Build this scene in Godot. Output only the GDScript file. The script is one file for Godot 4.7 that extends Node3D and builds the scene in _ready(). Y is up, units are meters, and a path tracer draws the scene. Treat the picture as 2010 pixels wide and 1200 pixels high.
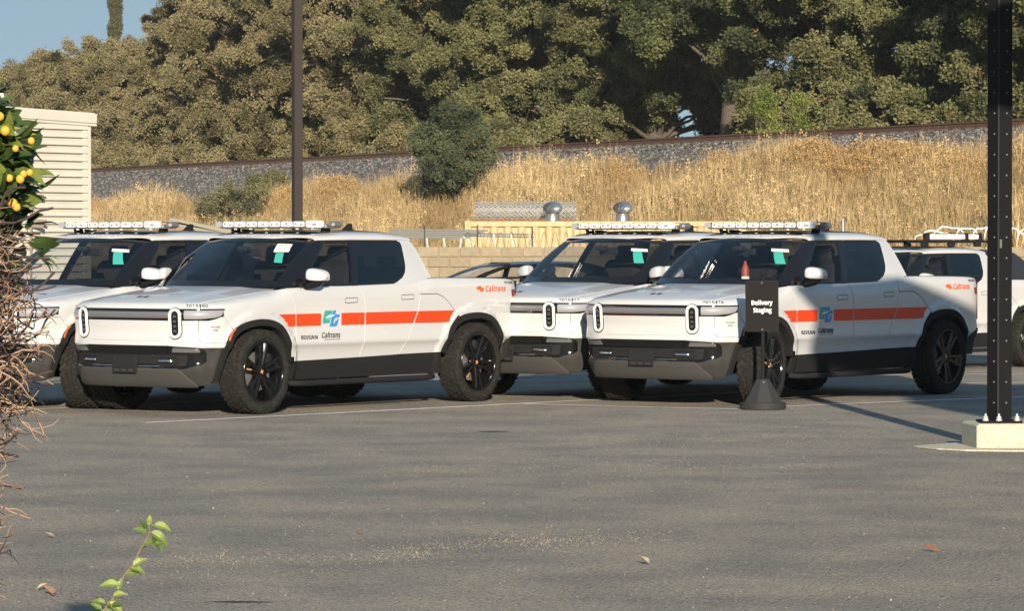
extends Node3D

# ------------------------------------------------------------------ state
var rng := RandomNumberGenerator.new()
var used := {}
var M := {}
var cam_h := 1.65
var sun_elevation := 15.0
var sun_turn := 4.5          # degrees to the right of straight behind the camera

func _ready() -> void:
	rng.seed = 7
	# camera
	var cam := Camera3D.new()
	cam.name = "camera"
	add_child(cam)
	cam.position = Vector3(0, cam_h, 0)
	cam.rotation = Vector3(-atan(125.0 / 7200.0), 0, 0)
	cam.fov = rad_to_deg(2.0 * atan(600.0 / 7200.0))
	cam.near = 0.5
	cam.far = 3000.0
	cam.current = true
	# sky and exposure
	var sm := ProceduralSkyMaterial.new()
	sm.sky_top_color = Color(0.44, 0.59, 0.73)
	sm.sky_horizon_color = Color(0.67, 0.785, 0.845)
	sm.sky_curve = 0.12
	sm.sky_energy_multiplier = 0.74
	sm.ground_horizon_color = Color(0.62, 0.68, 0.70)
	sm.ground_bottom_color = Color(0.30, 0.29, 0.27)
	sm.sun_angle_max = 1.0
	var sky := Sky.new()
	sky.sky_material = sm
	var env := Environment.new()
	env.background_mode = Environment.BG_SKY
	env.sky = sky
	env.tonemap_mode = Environment.TONE_MAPPER_LINEAR
	env.tonemap_exposure = 1.78
	env.ambient_light_source = Environment.AMBIENT_SOURCE_SKY
	env.sdfgi_enabled = true
	env.ssao_enabled = true
	env.ssil_enabled = true
	env.fog_enabled = true
	env.fog_density = 0.00015
	env.fog_light_color = Color(0.74, 0.76, 0.76)
	var we := WorldEnvironment.new()
	we.name = "world_environment"
	we.environment = env
	add_child(we)
	# sun: low, behind the camera and a little to its right
	var sun := DirectionalLight3D.new()
	sun.name = "sun"
	var e := deg_to_rad(sun_elevation)
	var a := deg_to_rad(sun_turn)
	var dir := Vector3(-sin(a) * cos(e), -sin(e), -cos(a) * cos(e))
	add_child(sun)
	sun.basis = Basis.looking_at(dir, Vector3.UP)
	sun.light_energy = 1.55
	sun.light_color = Color(1.0, 0.94, 0.85)
	sun.light_angular_distance = 0.5
	sun.shadow_enabled = true
	make_materials()
	build_ground()
	build_embankment()
	build_trees()
	build_wall_and_yard()
	build_shed()
	build_truck_tables()
	build_trucks()
	build_background_cars()
	build_posts()
	build_sign()
	build_near_plants()
	build_litter()

# ------------------------------------------------------------------ naming helpers
func numbered(called: String) -> String:
	if not used.has(called):
		used[called] = 0
		return called
	used[called] += 1
	return "%s_%03d" % [called, used[called]]

func thing(called: String, label: String, category: String, at := Vector3.ZERO, turn := 0.0, group := "") -> Node3D:
	var o := Node3D.new()
	o.name = numbered(called)
	add_child(o)
	o.position = at
	o.rotation.y = turn
	o.set_meta("label", label)
	o.set_meta("category", category)
	if group:
		o.set_meta("group", group)
	return o

func tag(o: Node3D, label: String, category: String, group := "") -> void:
	o.set_meta("label", label)
	o.set_meta("category", category)
	if group:
		o.set_meta("group", group)

func child_name(parent: Node, called: String) -> String:
	var n := called
	var k := 0
	while parent.has_node(NodePath(n)):
		k += 1
		n = "%s_%03d" % [called, k]
	return n

func obj(called: String, mesh: Mesh, mat: Material, parent: Node = null) -> MeshInstance3D:
	var o := MeshInstance3D.new()
	o.mesh = mesh
	if mat:
		o.material_override = mat
	if parent == null:
		o.name = numbered(called)
		add_child(o)
	else:
		o.name = child_name(parent, called)
		parent.add_child(o)
	return o

func structure(o: Node3D, label := "") -> Node3D:
	o.set_meta("kind", "structure")
	if label:
		o.set_meta("label", label)
	return o

func W(x: float, y: float, d: float) -> Vector3:
	return Vector3(x, y, -d)

# ------------------------------------------------------------------ mesh helpers
func ST() -> SurfaceTool:
	var st := SurfaceTool.new()
	st.begin(Mesh.PRIMITIVE_TRIANGLES)
	return st

func tri(st: SurfaceTool, a: Vector3, b: Vector3, c: Vector3, na: Vector3, nb: Vector3, nc: Vector3) -> void:
	if (b - a).cross(c - a).dot(na + nb + nc) > 0.0:
		st.set_normal(na); st.add_vertex(a)
		st.set_normal(nc); st.add_vertex(c)
		st.set_normal(nb); st.add_vertex(b)
	else:
		st.set_normal(na); st.add_vertex(a)
		st.set_normal(nb); st.add_vertex(b)
		st.set_normal(nc); st.add_vertex(c)

func quad(st: SurfaceTool, a: Vector3, b: Vector3, c: Vector3, d: Vector3, n: Vector3) -> void:
	tri(st, a, b, c, n, n, n)
	tri(st, a, c, d, n, n, n)

func quadn(st: SurfaceTool, a: Vector3, b: Vector3, c: Vector3, d: Vector3, na: Vector3, nb: Vector3, nc: Vector3, nd: Vector3) -> void:
	tri(st, a, b, c, na, nb, nc)
	tri(st, a, c, d, na, nc, nd)

func box(st: SurfaceTool, c: Vector3, s: Vector3, b := Basis.IDENTITY, ch := 0.0) -> void:
	# box with chamfered edges
	var h := s * 0.5
	ch = minf(ch, minf(h.x, minf(h.y, h.z)) * 0.9)
	for ax in 3:
		for sg in [-1.0, 1.0]:
			var u := (ax + 1) % 3
			var v := (ax + 2) % 3
			var n := Vector3.ZERO
			n[ax] = sg
			var p := []
			for q in [[-1, -1], [1, -1], [1, 1], [-1, 1]]:
				var k := Vector3.ZERO
				k[ax] = sg * h[ax]
				k[u] = q[0] * (h[u] - ch)
				k[v] = q[1] * (h[v] - ch)
				p.append(c + b * k)
			quad(st, p[0], p[1], p[2], p[3], b * n)
	if ch <= 0.0:
		return
	for ax in 3:
		var u := (ax + 1) % 3
		var v := (ax + 2) % 3
		for su in [-1.0, 1.0]:
			for sv in [-1.0, 1.0]:
				var p := []
				for q in [[-1, 0], [1, 0], [1, 1], [-1, 1]]:
					var k := Vector3.ZERO
					k[ax] = q[0] * (h[ax] - ch)
					k[u] = su * (h[u] - (ch if q[1] == 1 else 0.0))
					k[v] = sv * (h[v] - (0.0 if q[1] == 1 else ch))
					p.append(c + b * k)
				var n := Vector3.ZERO
				n[u] = su
				n[v] = sv
				quad(st, p[0], p[1], p[2], p[3], (b * n).normalized())
	for sx in [-1.0, 1.0]:
		for sy in [-1.0, 1.0]:
			for sz in [-1.0, 1.0]:
				var sg := Vector3(sx, sy, sz)
				var a := c + b * (sg * (h - Vector3(0, ch, ch)))
				var d := c + b * (sg * (h - Vector3(ch, 0, ch)))
				var f := c + b * (sg * (h - Vector3(ch, ch, 0)))
				var n := (b * sg).normalized()
				tri(st, a, d, f, n, n, n)

func tube(st: SurfaceTool, pts: PackedVector3Array, radii, closed := false, sides := 8, caps := true) -> void:
	var n := pts.size()
	var rings := []
	var norms := []
	var ref := Vector3.UP
	for i in n:
		var pr := pts[(i - 1 + n) % n] if (closed or i > 0) else pts[0]
		var nx := pts[(i + 1) % n] if (closed or i < n - 1) else pts[n - 1]
		var t := (nx - pr).normalized()
		if i == 0:
			ref = Vector3.UP if absf(t.y) < 0.9 else Vector3.RIGHT
		var u := t.cross(ref).normalized()
		var w := u.cross(t).normalized()
		ref = w
		var r: float = radii[i] if radii is Array or radii is PackedFloat32Array else radii
		var ring := PackedVector3Array()
		var nn := PackedVector3Array()
		for k in sides:
			var an := TAU * k / sides
			var d := u * cos(an) + w * sin(an)
			ring.append(pts[i] + d * r)
			nn.append(d)
		rings.append(ring)
		norms.append(nn)
	for i in (n if closed else n - 1):
		var j := (i + 1) % n
		for k in sides:
			var l := (k + 1) % sides
			quadn(st, rings[i][k], rings[i][l], rings[j][l], rings[j][k], norms[i][k], norms[i][l], norms[j][l], norms[j][k])
	if caps and not closed:
		for e in [0, n - 1]:
			var t := (pts[0] - pts[1]).normalized() if e == 0 else (pts[n - 1] - pts[n - 2]).normalized()
			for k in range(1, sides - 1):
				tri(st, rings[e][0], rings[e][k], rings[e][k + 1], t, t, t)

func lathe(st: SurfaceTool, prof: PackedVector2Array, segs: int, xf := Transform3D.IDENTITY, smooth := true) -> void:
	# profile (radius, along axis y), turned round y
	var n := prof.size()
	var pn := []
	for i in n:
		var a := prof[maxi(i - 1, 0)]
		var b := prof[mini(i + 1, n - 1)]
		var d := (b - a).normalized()
		pn.append(Vector2(d.y, -d.x))
	for i in n - 1:
		var f := (prof[i + 1] - prof[i]).normalized()
		var fn := Vector2(f.y, -f.x)
		for k in segs:
			var a0 := TAU * k / segs
			var a1 := TAU * (k + 1) / segs
			var q := []
			for z in [[i, a0], [i, a1], [i + 1, a1], [i + 1, a0]]:
				var p: Vector2 = prof[z[0]]
				var m: Vector2 = pn[z[0]] if smooth else fn
				q.append(xf * Vector3(p.x * cos(z[1]), p.y, p.x * sin(z[1])))
				q.append((xf.basis * Vector3(m.x * cos(z[1]), m.y, m.x * sin(z[1]))).normalized())
			quadn(st, q[0], q[2], q[4], q[6], q[1], q[3], q[5], q[7])

func kf(keys: PackedVector2Array, x: float) -> float:
	# smooth curve through keys
	var n := keys.size()
	if x <= keys[0].x:
		return keys[0].y
	if x >= keys[n - 1].x:
		return keys[n - 1].y
	var i := 0
	while x > keys[i + 1].x:
		i += 1
	var a := keys[i]
	var b := keys[i + 1]
	var h := b.x - a.x
	var d := (b.y - a.y) / h
	var m0 := d
	var m1 := d
	if i > 0:
		var d0 := (a.y - keys[i - 1].y) / (a.x - keys[i - 1].x)
		m0 = 0.0 if d0 * d <= 0.0 else 2.0 * d0 * d / (d0 + d)
	if i < n - 2:
		var d1 := (keys[i + 2].y - b.y) / (keys[i + 2].x - b.x)
		m1 = 0.0 if d1 * d <= 0.0 else 2.0 * d1 * d / (d1 + d)
	var t := (x - a.x) / h
	var t2 := t * t
	var t3 := t2 * t
	return (2 * t3 - 3 * t2 + 1) * a.y + (t3 - 2 * t2 + t) * h * m0 + (-2 * t3 + 3 * t2) * b.y + (t3 - t2) * h * m1

func keys(list: Array) -> PackedVector2Array:
	var r := PackedVector2Array()
	for k in list.size() / 2:
		r.append(Vector2(list[2 * k], list[2 * k + 1]))
	return r

func area2(p: PackedVector2Array) -> float:
	var s := 0.0
	for i in p.size():
		s += p[i].cross(p[(i + 1) % p.size()])
	return s

func surf_normal(f: Callable, p: Vector2, sg: float) -> Vector3:
	var e := 0.004
	var a: Vector3 = f.call(p + Vector2(e, 0)) - f.call(p - Vector2(e, 0))
	var b: Vector3 = f.call(p + Vector2(0, e)) - f.call(p - Vector2(0, e))
	return a.cross(b).normalized() * sg

# a sheet-metal panel: the outline in the surface's own coordinates, the surface, its bevelled and folded edge
func panel(st: SurfaceTool, outline: PackedVector2Array, f: Callable, sg := 1.0, off := 0.0, lip := 0.018, bevel := 0.004, cell := 0.04) -> void:
	var poly := PackedVector2Array()
	var src := outline
	if area2(src) < 0.0:
		src = src.duplicate()
		src.reverse()
	for i in src.size():
		var a := src[i]
		var b := src[(i + 1) % src.size()]
		var k := maxi(1, int(ceil(a.distance_to(b) / cell)))
		for j in k:
			poly.append(a.lerp(b, float(j) / k))
	var n := poly.size()
	var ins := PackedVector2Array()
	for i in n:
		var d0 := (poly[i] - poly[(i - 1 + n) % n]).normalized()
		var d1 := (poly[(i + 1) % n] - poly[i]).normalized()
		var m0 := Vector2(-d0.y, d0.x)
		var m1 := Vector2(-d1.y, d1.x)
		var m := (m0 + m1)
		m = m / maxf(0.35, m.length_squared() * 0.5)
		ins.append(poly[i] + m * bevel)
	var memo := {}
	var look := func(p: Vector2) -> Array:
		if not memo.has(p):
			var nn := surf_normal(f, p, sg)
			var base: Vector3 = f.call(p)
			memo[p] = [base + nn * off, nn]
		return memo[p]
	# edge
	var F := []
	for i in n:
		var g: Array = look.call(ins[i])
		var eb: Vector3 = f.call(poly[i])
		var en: Vector3 = g[1]
		var outd: Vector3 = (eb + en * off - g[0])
		outd = (outd - en * outd.dot(en)).normalized()
		F.append([g[0], en, eb + en * (off - bevel * 0.8), (en + outd).normalized(), eb + en * (off - lip), outd])
	for i in n:
		var a: Array = F[i]
		var b: Array = F[(i + 1) % n]
		quadn(st, a[0], b[0], b[2], a[2], a[1], b[1], b[3], a[3])
		if lip > bevel:
			quadn(st, a[2], b[2], b[4], a[4], a[5], b[5], b[5], a[5])
	# face
	var touched := {}
	var lo := ins[0]
	var hi := ins[0]
	for i in n:
		lo = Vector2(minf(lo.x, ins[i].x), minf(lo.y, ins[i].y))
		hi = Vector2(maxf(hi.x, ins[i].x), maxf(hi.y, ins[i].y))
		var a := ins[i]
		var b := ins[(i + 1) % n]
		var k := maxi(1, int(ceil(a.distance_to(b) / (cell * 0.1))))
		for j in k:
			var p := a.lerp(b, float(j) / k)
			touched[Vector2i(floori(p.x / cell), floori(p.y / cell))] = true
	for ix in range(floori(lo.x / cell), floori(hi.x / cell) + 1):
		for iy in range(floori(lo.y / cell), floori(hi.y / cell) + 1):
			var q := PackedVector2Array([Vector2(ix * cell, iy * cell), Vector2((ix + 1) * cell, iy * cell), Vector2((ix + 1) * cell, (iy + 1) * cell), Vector2(ix * cell, (iy + 1) * cell)])
			if touched.has(Vector2i(ix, iy)):
				for piece in Geometry2D.intersect_polygons(q, ins):
					var t := Geometry2D.triangulate_polygon(piece)
					for j in t.size() / 3:
						var A: Array = look.call(piece[t[3 * j]])
						var B: Array = look.call(piece[t[3 * j + 1]])
						var C: Array = look.call(piece[t[3 * j + 2]])
						tri(st, A[0], B[0], C[0], A[1], B[1], C[1])
			elif Geometry2D.is_point_in_polygon((q[0] + q[2]) * 0.5, ins):
				var A: Array = look.call(q[0])
				var B: Array = look.call(q[1])
				var C: Array = look.call(q[2])
				var D: Array = look.call(q[3])
				quadn(st, A[0], B[0], C[0], D[0], A[1], B[1], C[1], D[1])

func mirror(m: Mesh) -> ArrayMesh:
	# the same mesh on the other side (z turned round)
	var r := ArrayMesh.new()
	for s in m.get_surface_count():
		var a := m.surface_get_arrays(s)
		var v: PackedVector3Array = a[Mesh.ARRAY_VERTEX]
		var nn: PackedVector3Array = a[Mesh.ARRAY_NORMAL]
		for i in v.size():
			v[i].z = -v[i].z
			nn[i].z = -nn[i].z
		var ind = a[Mesh.ARRAY_INDEX]
		if ind == null or ind.size() == 0:
			for i in v.size() / 3:
				var t := v[3 * i + 1]
				v[3 * i + 1] = v[3 * i + 2]
				v[3 * i + 2] = t
				t = nn[3 * i + 1]
				nn[3 * i + 1] = nn[3 * i + 2]
				nn[3 * i + 2] = t
		else:
			for i in ind.size() / 3:
				var t = ind[3 * i + 1]
				ind[3 * i + 1] = ind[3 * i + 2]
				ind[3 * i + 2] = t
			a[Mesh.ARRAY_INDEX] = ind
		a[Mesh.ARRAY_VERTEX] = v
		a[Mesh.ARRAY_NORMAL] = nn
		r.add_surface_from_arrays(Mesh.PRIMITIVE_TRIANGLES, a)
	return r

func flat_poly(st: SurfaceTool, p: PackedVector2Array, xf: Transform3D, thick := 0.0) -> void:
	# a flat cut-out with thickness along its z
	var src := p
	if area2(src) < 0.0:
		src = p.duplicate()
		src.reverse()
	var t := Geometry2D.triangulate_polygon(src)
	var n := xf.basis.z.normalized()
	for j in t.size() / 3:
		var a := src[t[3 * j]]
		var b := src[t[3 * j + 1]]
		var c := src[t[3 * j + 2]]
		tri(st, xf * Vector3(a.x, a.y, thick), xf * Vector3(b.x, b.y, thick), xf * Vector3(c.x, c.y, thick), n, n, n)
		if thick > 0.0:
			tri(st, xf * Vector3(a.x, a.y, 0), xf * Vector3(b.x, b.y, 0), xf * Vector3(c.x, c.y, 0), -n, -n, -n)
	if thick > 0.0:
		for i in src.size():
			var a := src[i]
			var b := src[(i + 1) % src.size()]
			var d := (b - a).normalized()
			var m := (xf.basis * Vector3(d.y, -d.x, 0)).normalized()
			quad(st, xf * Vector3(a.x, a.y, 0), xf * Vector3(b.x, b.y, 0), xf * Vector3(b.x, b.y, thick), xf * Vector3(a.x, a.y, thick), m)

func lettering(called: String, words: String, height: float, xf: Transform3D, mat: Material, parent: Node, width := 0.0, slant := 0.0, weight := 400, depth := 0.0015) -> MeshInstance3D:
	var tm := TextMesh.new()
	var ft := SystemFont.new()
	ft.font_names = PackedStringArray(["Droid Sans"])
	ft.font_weight = weight
	tm.font = ft
	tm.text = words
	tm.font_size = 64
	tm.pixel_size = 0.01
	tm.depth = 0.02
	tm.curve_step = 1.0
	var ab := tm.get_aabb()
	var sy := height / maxf(0.01, ab.size.y)
	var sx := sy if width <= 0.0 else width / maxf(0.01, ab.size.x)
	var o := obj(called, tm, mat, parent)
	var ctr := ab.position + ab.size * 0.5
	var b := Basis(Vector3(sx, 0, 0), Vector3(slant * sy, sy, 0), Vector3(0, 0, depth / 0.02))
	o.transform = xf * Transform3D(b, b * -ctr)
	return o

# ------------------------------------------------------------------ materials
func mat(called: String, c: Color, rough := 0.6, metal := 0.0, spec := 0.5) -> StandardMaterial3D:
	# c in linear, real-world reflectance
	var m := StandardMaterial3D.new()
	m.resource_name = called
	m.albedo_color = c.linear_to_srgb()
	m.roughness = rough
	m.metallic = metal
	m.metallic_specular = spec
	M[called] = m
	return m

func noise_tex(sz: int, freq: float, seed_: int, stops: Array, oct := 4, kind := FastNoiseLite.TYPE_SIMPLEX_SMOOTH) -> NoiseTexture2D:
	var fn := FastNoiseLite.new()
	fn.noise_type = kind
	fn.frequency = freq
	fn.seed = seed_
	fn.fractal_octaves = oct
	var t := NoiseTexture2D.new()
	t.width = sz
	t.height = sz
	t.seamless = true
	t.noise = fn
	var g := Gradient.new()
	var off := PackedFloat32Array()
	var col := PackedColorArray()
	for s in stops:
		off.append(s[0])
		col.append((s[1] as Color).linear_to_srgb())
	g.offsets = off
	g.colors = col
	t.color_ramp = g
	return t

func noise_normal(sz: int, freq: float, seed_: int, strength: float, oct := 4) -> NoiseTexture2D:
	var fn := FastNoiseLite.new()
	fn.frequency = freq
	fn.seed = seed_
	fn.fractal_octaves = oct
	var t := NoiseTexture2D.new()
	t.width = sz
	t.height = sz
	t.seamless = true
	t.as_normal_map = true
	t.bump_strength = strength
	t.noise = fn
	return t

func tri_tex(m: StandardMaterial3D, t: Texture2D, metres: float, normal: Texture2D = null, world := true, nscale := 1.0) -> void:
	m.albedo_color = Color.WHITE
	m.albedo_texture = t
	m.uv1_triplanar = true
	m.uv1_world_triplanar = world
	m.uv1_scale = Vector3.ONE / metres
	if normal:
		m.normal_enabled = true
		m.normal_texture = normal
		m.normal_scale = nscale

func make_materials() -> void:
	var m := mat("white_paint", Color(0.475, 0.48, 0.482), 0.32)
	m.clearcoat_enabled = true
	m.clearcoat = 0.7
	m.clearcoat_roughness = 0.06
	mat("orange_vinyl", Color(0.74, 0.045, 0.003), 0.4)
	mat("black_plastic", Color(0.016, 0.016, 0.017), 0.7, 0.0, 0.22)
	mat("black_gloss", Color(0.006, 0.006, 0.007), 0.08)
	m = mat("grey_plastic", Color(0.065, 0.064, 0.060), 0.75, 0.0, 0.25)
	tri_tex(m, noise_tex(256, 0.02, 3, [[0.0, Color(0.030, 0.0295, 0.028)], [1.0, Color(0.046, 0.045, 0.042)]]), 0.6, null, false)
	mat("skid_metal", Color(0.062, 0.061, 0.058), 0.6, 0.2, 0.3)
	mat("flare_plastic", Color(0.016, 0.016, 0.016), 0.8, 0.0, 0.2)
	mat("under_black", Color(0.006, 0.006, 0.006), 0.95, 0.0, 0.1)
	mat("tyre_rubber", Color(0.030, 0.029, 0.027), 0.95, 0.0, 0.15)
	m = M["tyre_rubber"]
	tri_tex(m, noise_tex(256, 0.03, 5, [[0.0, Color(0.016, 0.0155, 0.015)], [0.6, Color(0.024, 0.023, 0.021)], [1.0, Color(0.05, 0.046, 0.040)]]), 0.5, null, false)
	mat("rim_black", Color(0.005, 0.005, 0.006), 0.14)
	mat("disc_metal", Color(0.45, 0.44, 0.42), 0.35, 0.8)
	mat("accent_orange", Color(0.55, 0.24, 0.08), 0.5)
	mat("silver", Color(0.75, 0.75, 0.74), 0.18, 1.0)
	mat("lens_grey", Color(0.115, 0.11, 0.122), 0.12)
	M["lens_grey"].clearcoat_enabled = true
	mat("lens_clear", Color(0.24, 0.24, 0.265), 0.10)
	M["lens_clear"].clearcoat_enabled = true
	mat("lens_dark", Color(0.10, 0.10, 0.105), 0.12)
	mat("lens_pale", Color(0.52, 0.50, 0.54), 0.25)
	mat("bezel_white", Color(0.62, 0.60, 0.57), 0.35)
	mat("lamp_white", Color(0.86, 0.84, 0.84), 0.22, 0.35)
	mat("lamp_grey", Color(0.30, 0.30, 0.32), 0.2)
	mat("led_dark", Color(0.06, 0.06, 0.07), 0.2)
	mat("lamp_body", Color(0.16, 0.155, 0.165), 0.35, 0.3)
	mat("tail_red", Color(0.16, 0.008, 0.012), 0.12)
	mat("amber", Color(0.42, 0.10, 0.03), 0.2)
	mat("interior", Color(0.010, 0.011, 0.013), 0.9, 0.0, 0.2)
	mat("seat_fabric", Color(0.016, 0.016, 0.018), 0.9, 0.0, 0.2)
	mat("card_white", Color(0.76, 0.78, 0.70), 0.7)
	mat("card_teal", Color(0.035, 0.33, 0.275), 0.7)
	mat("ink", Color(0.03, 0.03, 0.03), 0.6)
	mat("letter_grey", Color(0.03, 0.03, 0.03), 0.6, 0.0, 0.2)
	mat("emblem_teal", Color(0.025, 0.30, 0.27), 0.4)
	mat("emblem_blue", Color(0.02, 0.22, 0.55), 0.4)
	mat("letter_orange", Color(0.80, 0.10, 0.02), 0.4)
	mat("mesh_black", Color(0.012, 0.012, 0.012), 0.5)
	m = mat("glass", Color(0.008, 0.016, 0.024), 0.02, 0.0, 0.36)
	m.transparency = BaseMaterial3D.TRANSPARENCY_ALPHA
	m.albedo_color.a = 0.14
	m = mat("privacy_glass", Color(0.004, 0.009, 0.015), 0.02, 0.0, 0.36)
	m.transparency = BaseMaterial3D.TRANSPARENCY_ALPHA
	m.albedo_color.a = 0.90

# ------------------------------------------------------------------ ground
const RAIL_A := Vector2(12.33, 96.0)          # a point of the track, (x, depth)
const RAIL_T := Vector2(-0.4406, 0.8977)      # along it, away to the left
const RAIL_N := Vector2(-0.8977, -0.4406)     # across it, towards the camera
const BED := 4.45

func on_track(k: float, q: float) -> Vector2:
	return RAIL_A + RAIL_T * k + RAIL_N * q

func ballast_end(k: float) -> float:
	return 2.45 + 2.5 * clampf((k - 6.0) / 72.0, 0.0, 1.0)

func bank_y(k: float, q: float) -> float:
	var be := ballast_end(k)
	var y0 := BED - (be - 1.55) / 1.6
	if q < 1.55:
		return BED - 0.10 * smoothstep(-3.0, -8.0, q) + 0.25 * sin(k * 0.3) * smoothstep(-6.0, -12.0, q)
	if q < be:
		return BED - (q - 1.55) / 1.6
	var t := clampf((q - be) / (11.5 - be), 0.0, 1.0)
	var lump := 0.16 * sin(k * 0.9 + q * 1.3) * sin(q * 0.8 - k * 0.35) * smoothstep(0.0, 0.15, t) * (1.0 - t)
	return lerpf(y0, -0.03, pow(t, 0.85)) + lump

func build_ground() -> void:
	# one wide sheet of earth, the asphalt lot on it
	var m := mat("dry_earth", Color(0.2, 0.17, 0.12), 0.95)
	tri_tex(m, noise_tex(512, 0.02, 11, [[0.0, Color(0.12, 0.10, 0.07)], [0.5, Color(0.2, 0.165, 0.11)], [1.0, Color(0.30, 0.25, 0.17)]]), 6.0)
	var p := PlaneMesh.new()
	p.size = Vector2(4000, 4000)
	var g := obj("ground", p, m)
	g.position = Vector3(0, -0.06, 0)
	structure(g, "bare dry earth beyond the parking lot")
	m = mat("asphalt", Color(0.19, 0.18, 0.165), 0.92)
	m.metallic_specular = 0.35
	tri_tex(m, noise_tex(2048, 0.004, 21, [[0.0, Color(0.222, 0.205, 0.181)], [0.3, Color(0.25, 0.227, 0.197)], [0.5, Color(0.285, 0.255, 0.216)], [0.7, Color(0.315, 0.277, 0.228)], [1.0, Color(0.36, 0.312, 0.248)]], 6), 11.3, noise_normal(2048, 0.19, 5, 6.5, 2), true, 1.0)
	m.detail_enabled = true
	m.detail_blend_mode = BaseMaterial3D.BLEND_MODE_MUL
	m.uv2_triplanar = true
	m.uv2_world_triplanar = true
	m.uv2_scale = Vector3.ONE / 1.7
	m.detail_uv_layer = BaseMaterial3D.DETAIL_UV_2
	m.detail_albedo = noise_tex(1024, 0.10, 31, [[0.0, Color(0.80, 0.80, 0.80)], [0.45, Color(0.94, 0.94, 0.93)], [0.72, Color(1.0, 0.99, 0.97)], [0.86, Color(1.0, 0.98, 0.92)], [1.0, Color(1.0, 1.0, 1.0)]], 5)
	var st := ST()
	# the lot: a sheet with slight undulation
	var nx := 60
	var nz := 70
	var lx0 := -70.0
	var lx1 := 70.0
	var z0 := -20.0
	var z1 := 69.6
	var hgt := func(x: float, z: float) -> float:
		return 0.0
	for i in nx:
		for j in nz:
			var xa := lerpf(lx0, lx1, float(i) / nx)
			var xb := lerpf(lx0, lx1, float(i + 1) / nx)
			var za := lerpf(z0, z1, float(j) / nz)
			var zb := lerpf(z0, z1, float(j + 1) / nz)
			quad(st, W(xa, 0, za), W(xb, 0, za), W(xb, 0, zb), W(xa, 0, zb), Vector3.UP)
	structure(obj("asphalt", st.commit(), m), "worn grey asphalt of the parking lot")
	# painted stall lines, broken by wear
	var pm := mat("line_paint", Color(0.52, 0.50, 0.45), 0.85)
	tri_tex(pm, noise_tex(512, 0.05, 41, [[0.0, Color(0.40, 0.38, 0.34)], [0.35, Color(0.62, 0.60, 0.54)], [0.6, Color(0.78, 0.76, 0.70)], [1.0, Color(0.85, 0.83, 0.77)]], 5), 0.8)
	var lines := [[-3.34, 33.35, 0.62, 37.95, 0.10], [0.62, 37.95, 2.6, 40.25, 0.10], [0.12, 37.25, 2.25, 36.03, 0.09], [2.72, 36.70, 4.98, 38.62, 0.09], [-4.85, 35.85, -4.2, 36.65, 0.09], [-4.2, 36.65, -2.2, 39.1, 0.09], [4.98, 38.62, 7.4, 40.7, 0.09], [4.6, 42.6, 8.0, 43.4, 0.1], [4.6, 45.4, 8.0, 46.0, 0.1], [-1.6, 43.0, 2.2, 47.4, 0.1]]
	for l in lines:
		st = ST()
		var a := Vector2(l[0], l[1])
		var b := Vector2(l[2], l[3])
		var d := (b - a).normalized()
		var n := Vector2(-d.y, d.x)
		var len := a.distance_to(b)
		var seg := int(len / 0.16) + 1
		for s in seg:
			var p0 := a + d * (len * s / seg)
			var p1 := a + d * (len * (s + 1) / seg)
			var w0: float = l[4] * 0.5 * (1.0 + 0.12 * sin(s * 1.7))
			var w1: float = l[4] * 0.5 * (1.0 + 0.12 * sin((s + 1) * 1.7))
			quad(st, W(p0.x - n.x * w0, 0.004, p0.y - n.y * w0), W(p1.x - n.x * w1, 0.004, p1.y - n.y * w1), W(p1.x + n.x * w1, 0.004, p1.y + n.y * w1), W(p0.x + n.x * w0, 0.004, p0.y + n.y * w0), Vector3.UP)
		structure(obj("parking_line", st.commit(), pm))
	tar_marks()

func tar_marks() -> void:
	var tm := mat("tar", Color(0.05, 0.05, 0.05), 0.9, 0.0, 0.2)
	for q in [[-0.155, 31.83, 0.14, 0.05, 0.1], [-1.25, 16.75, 0.16, 0.02, -0.05]]:
		var st := ST()
		var pts := PackedVector2Array()
		for i in 14:
			var a := TAU * i / 14.0
			pts.append(Vector2(q[2] * cos(a) * (1.0 + 0.2 * sin(i * 2.7)), q[3] * sin(a) * (1.0 + 0.35 * sin(i * 1.9 + 1.0))))
		flat_poly(st, pts, Transform3D(Basis(Vector3.UP, q[4]) * Basis(Vector3(1, 0, 0), -PI / 2), W(q[0], 0.004, q[1])))
		structure(obj("tar_patch", st.commit(), tm))

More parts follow.
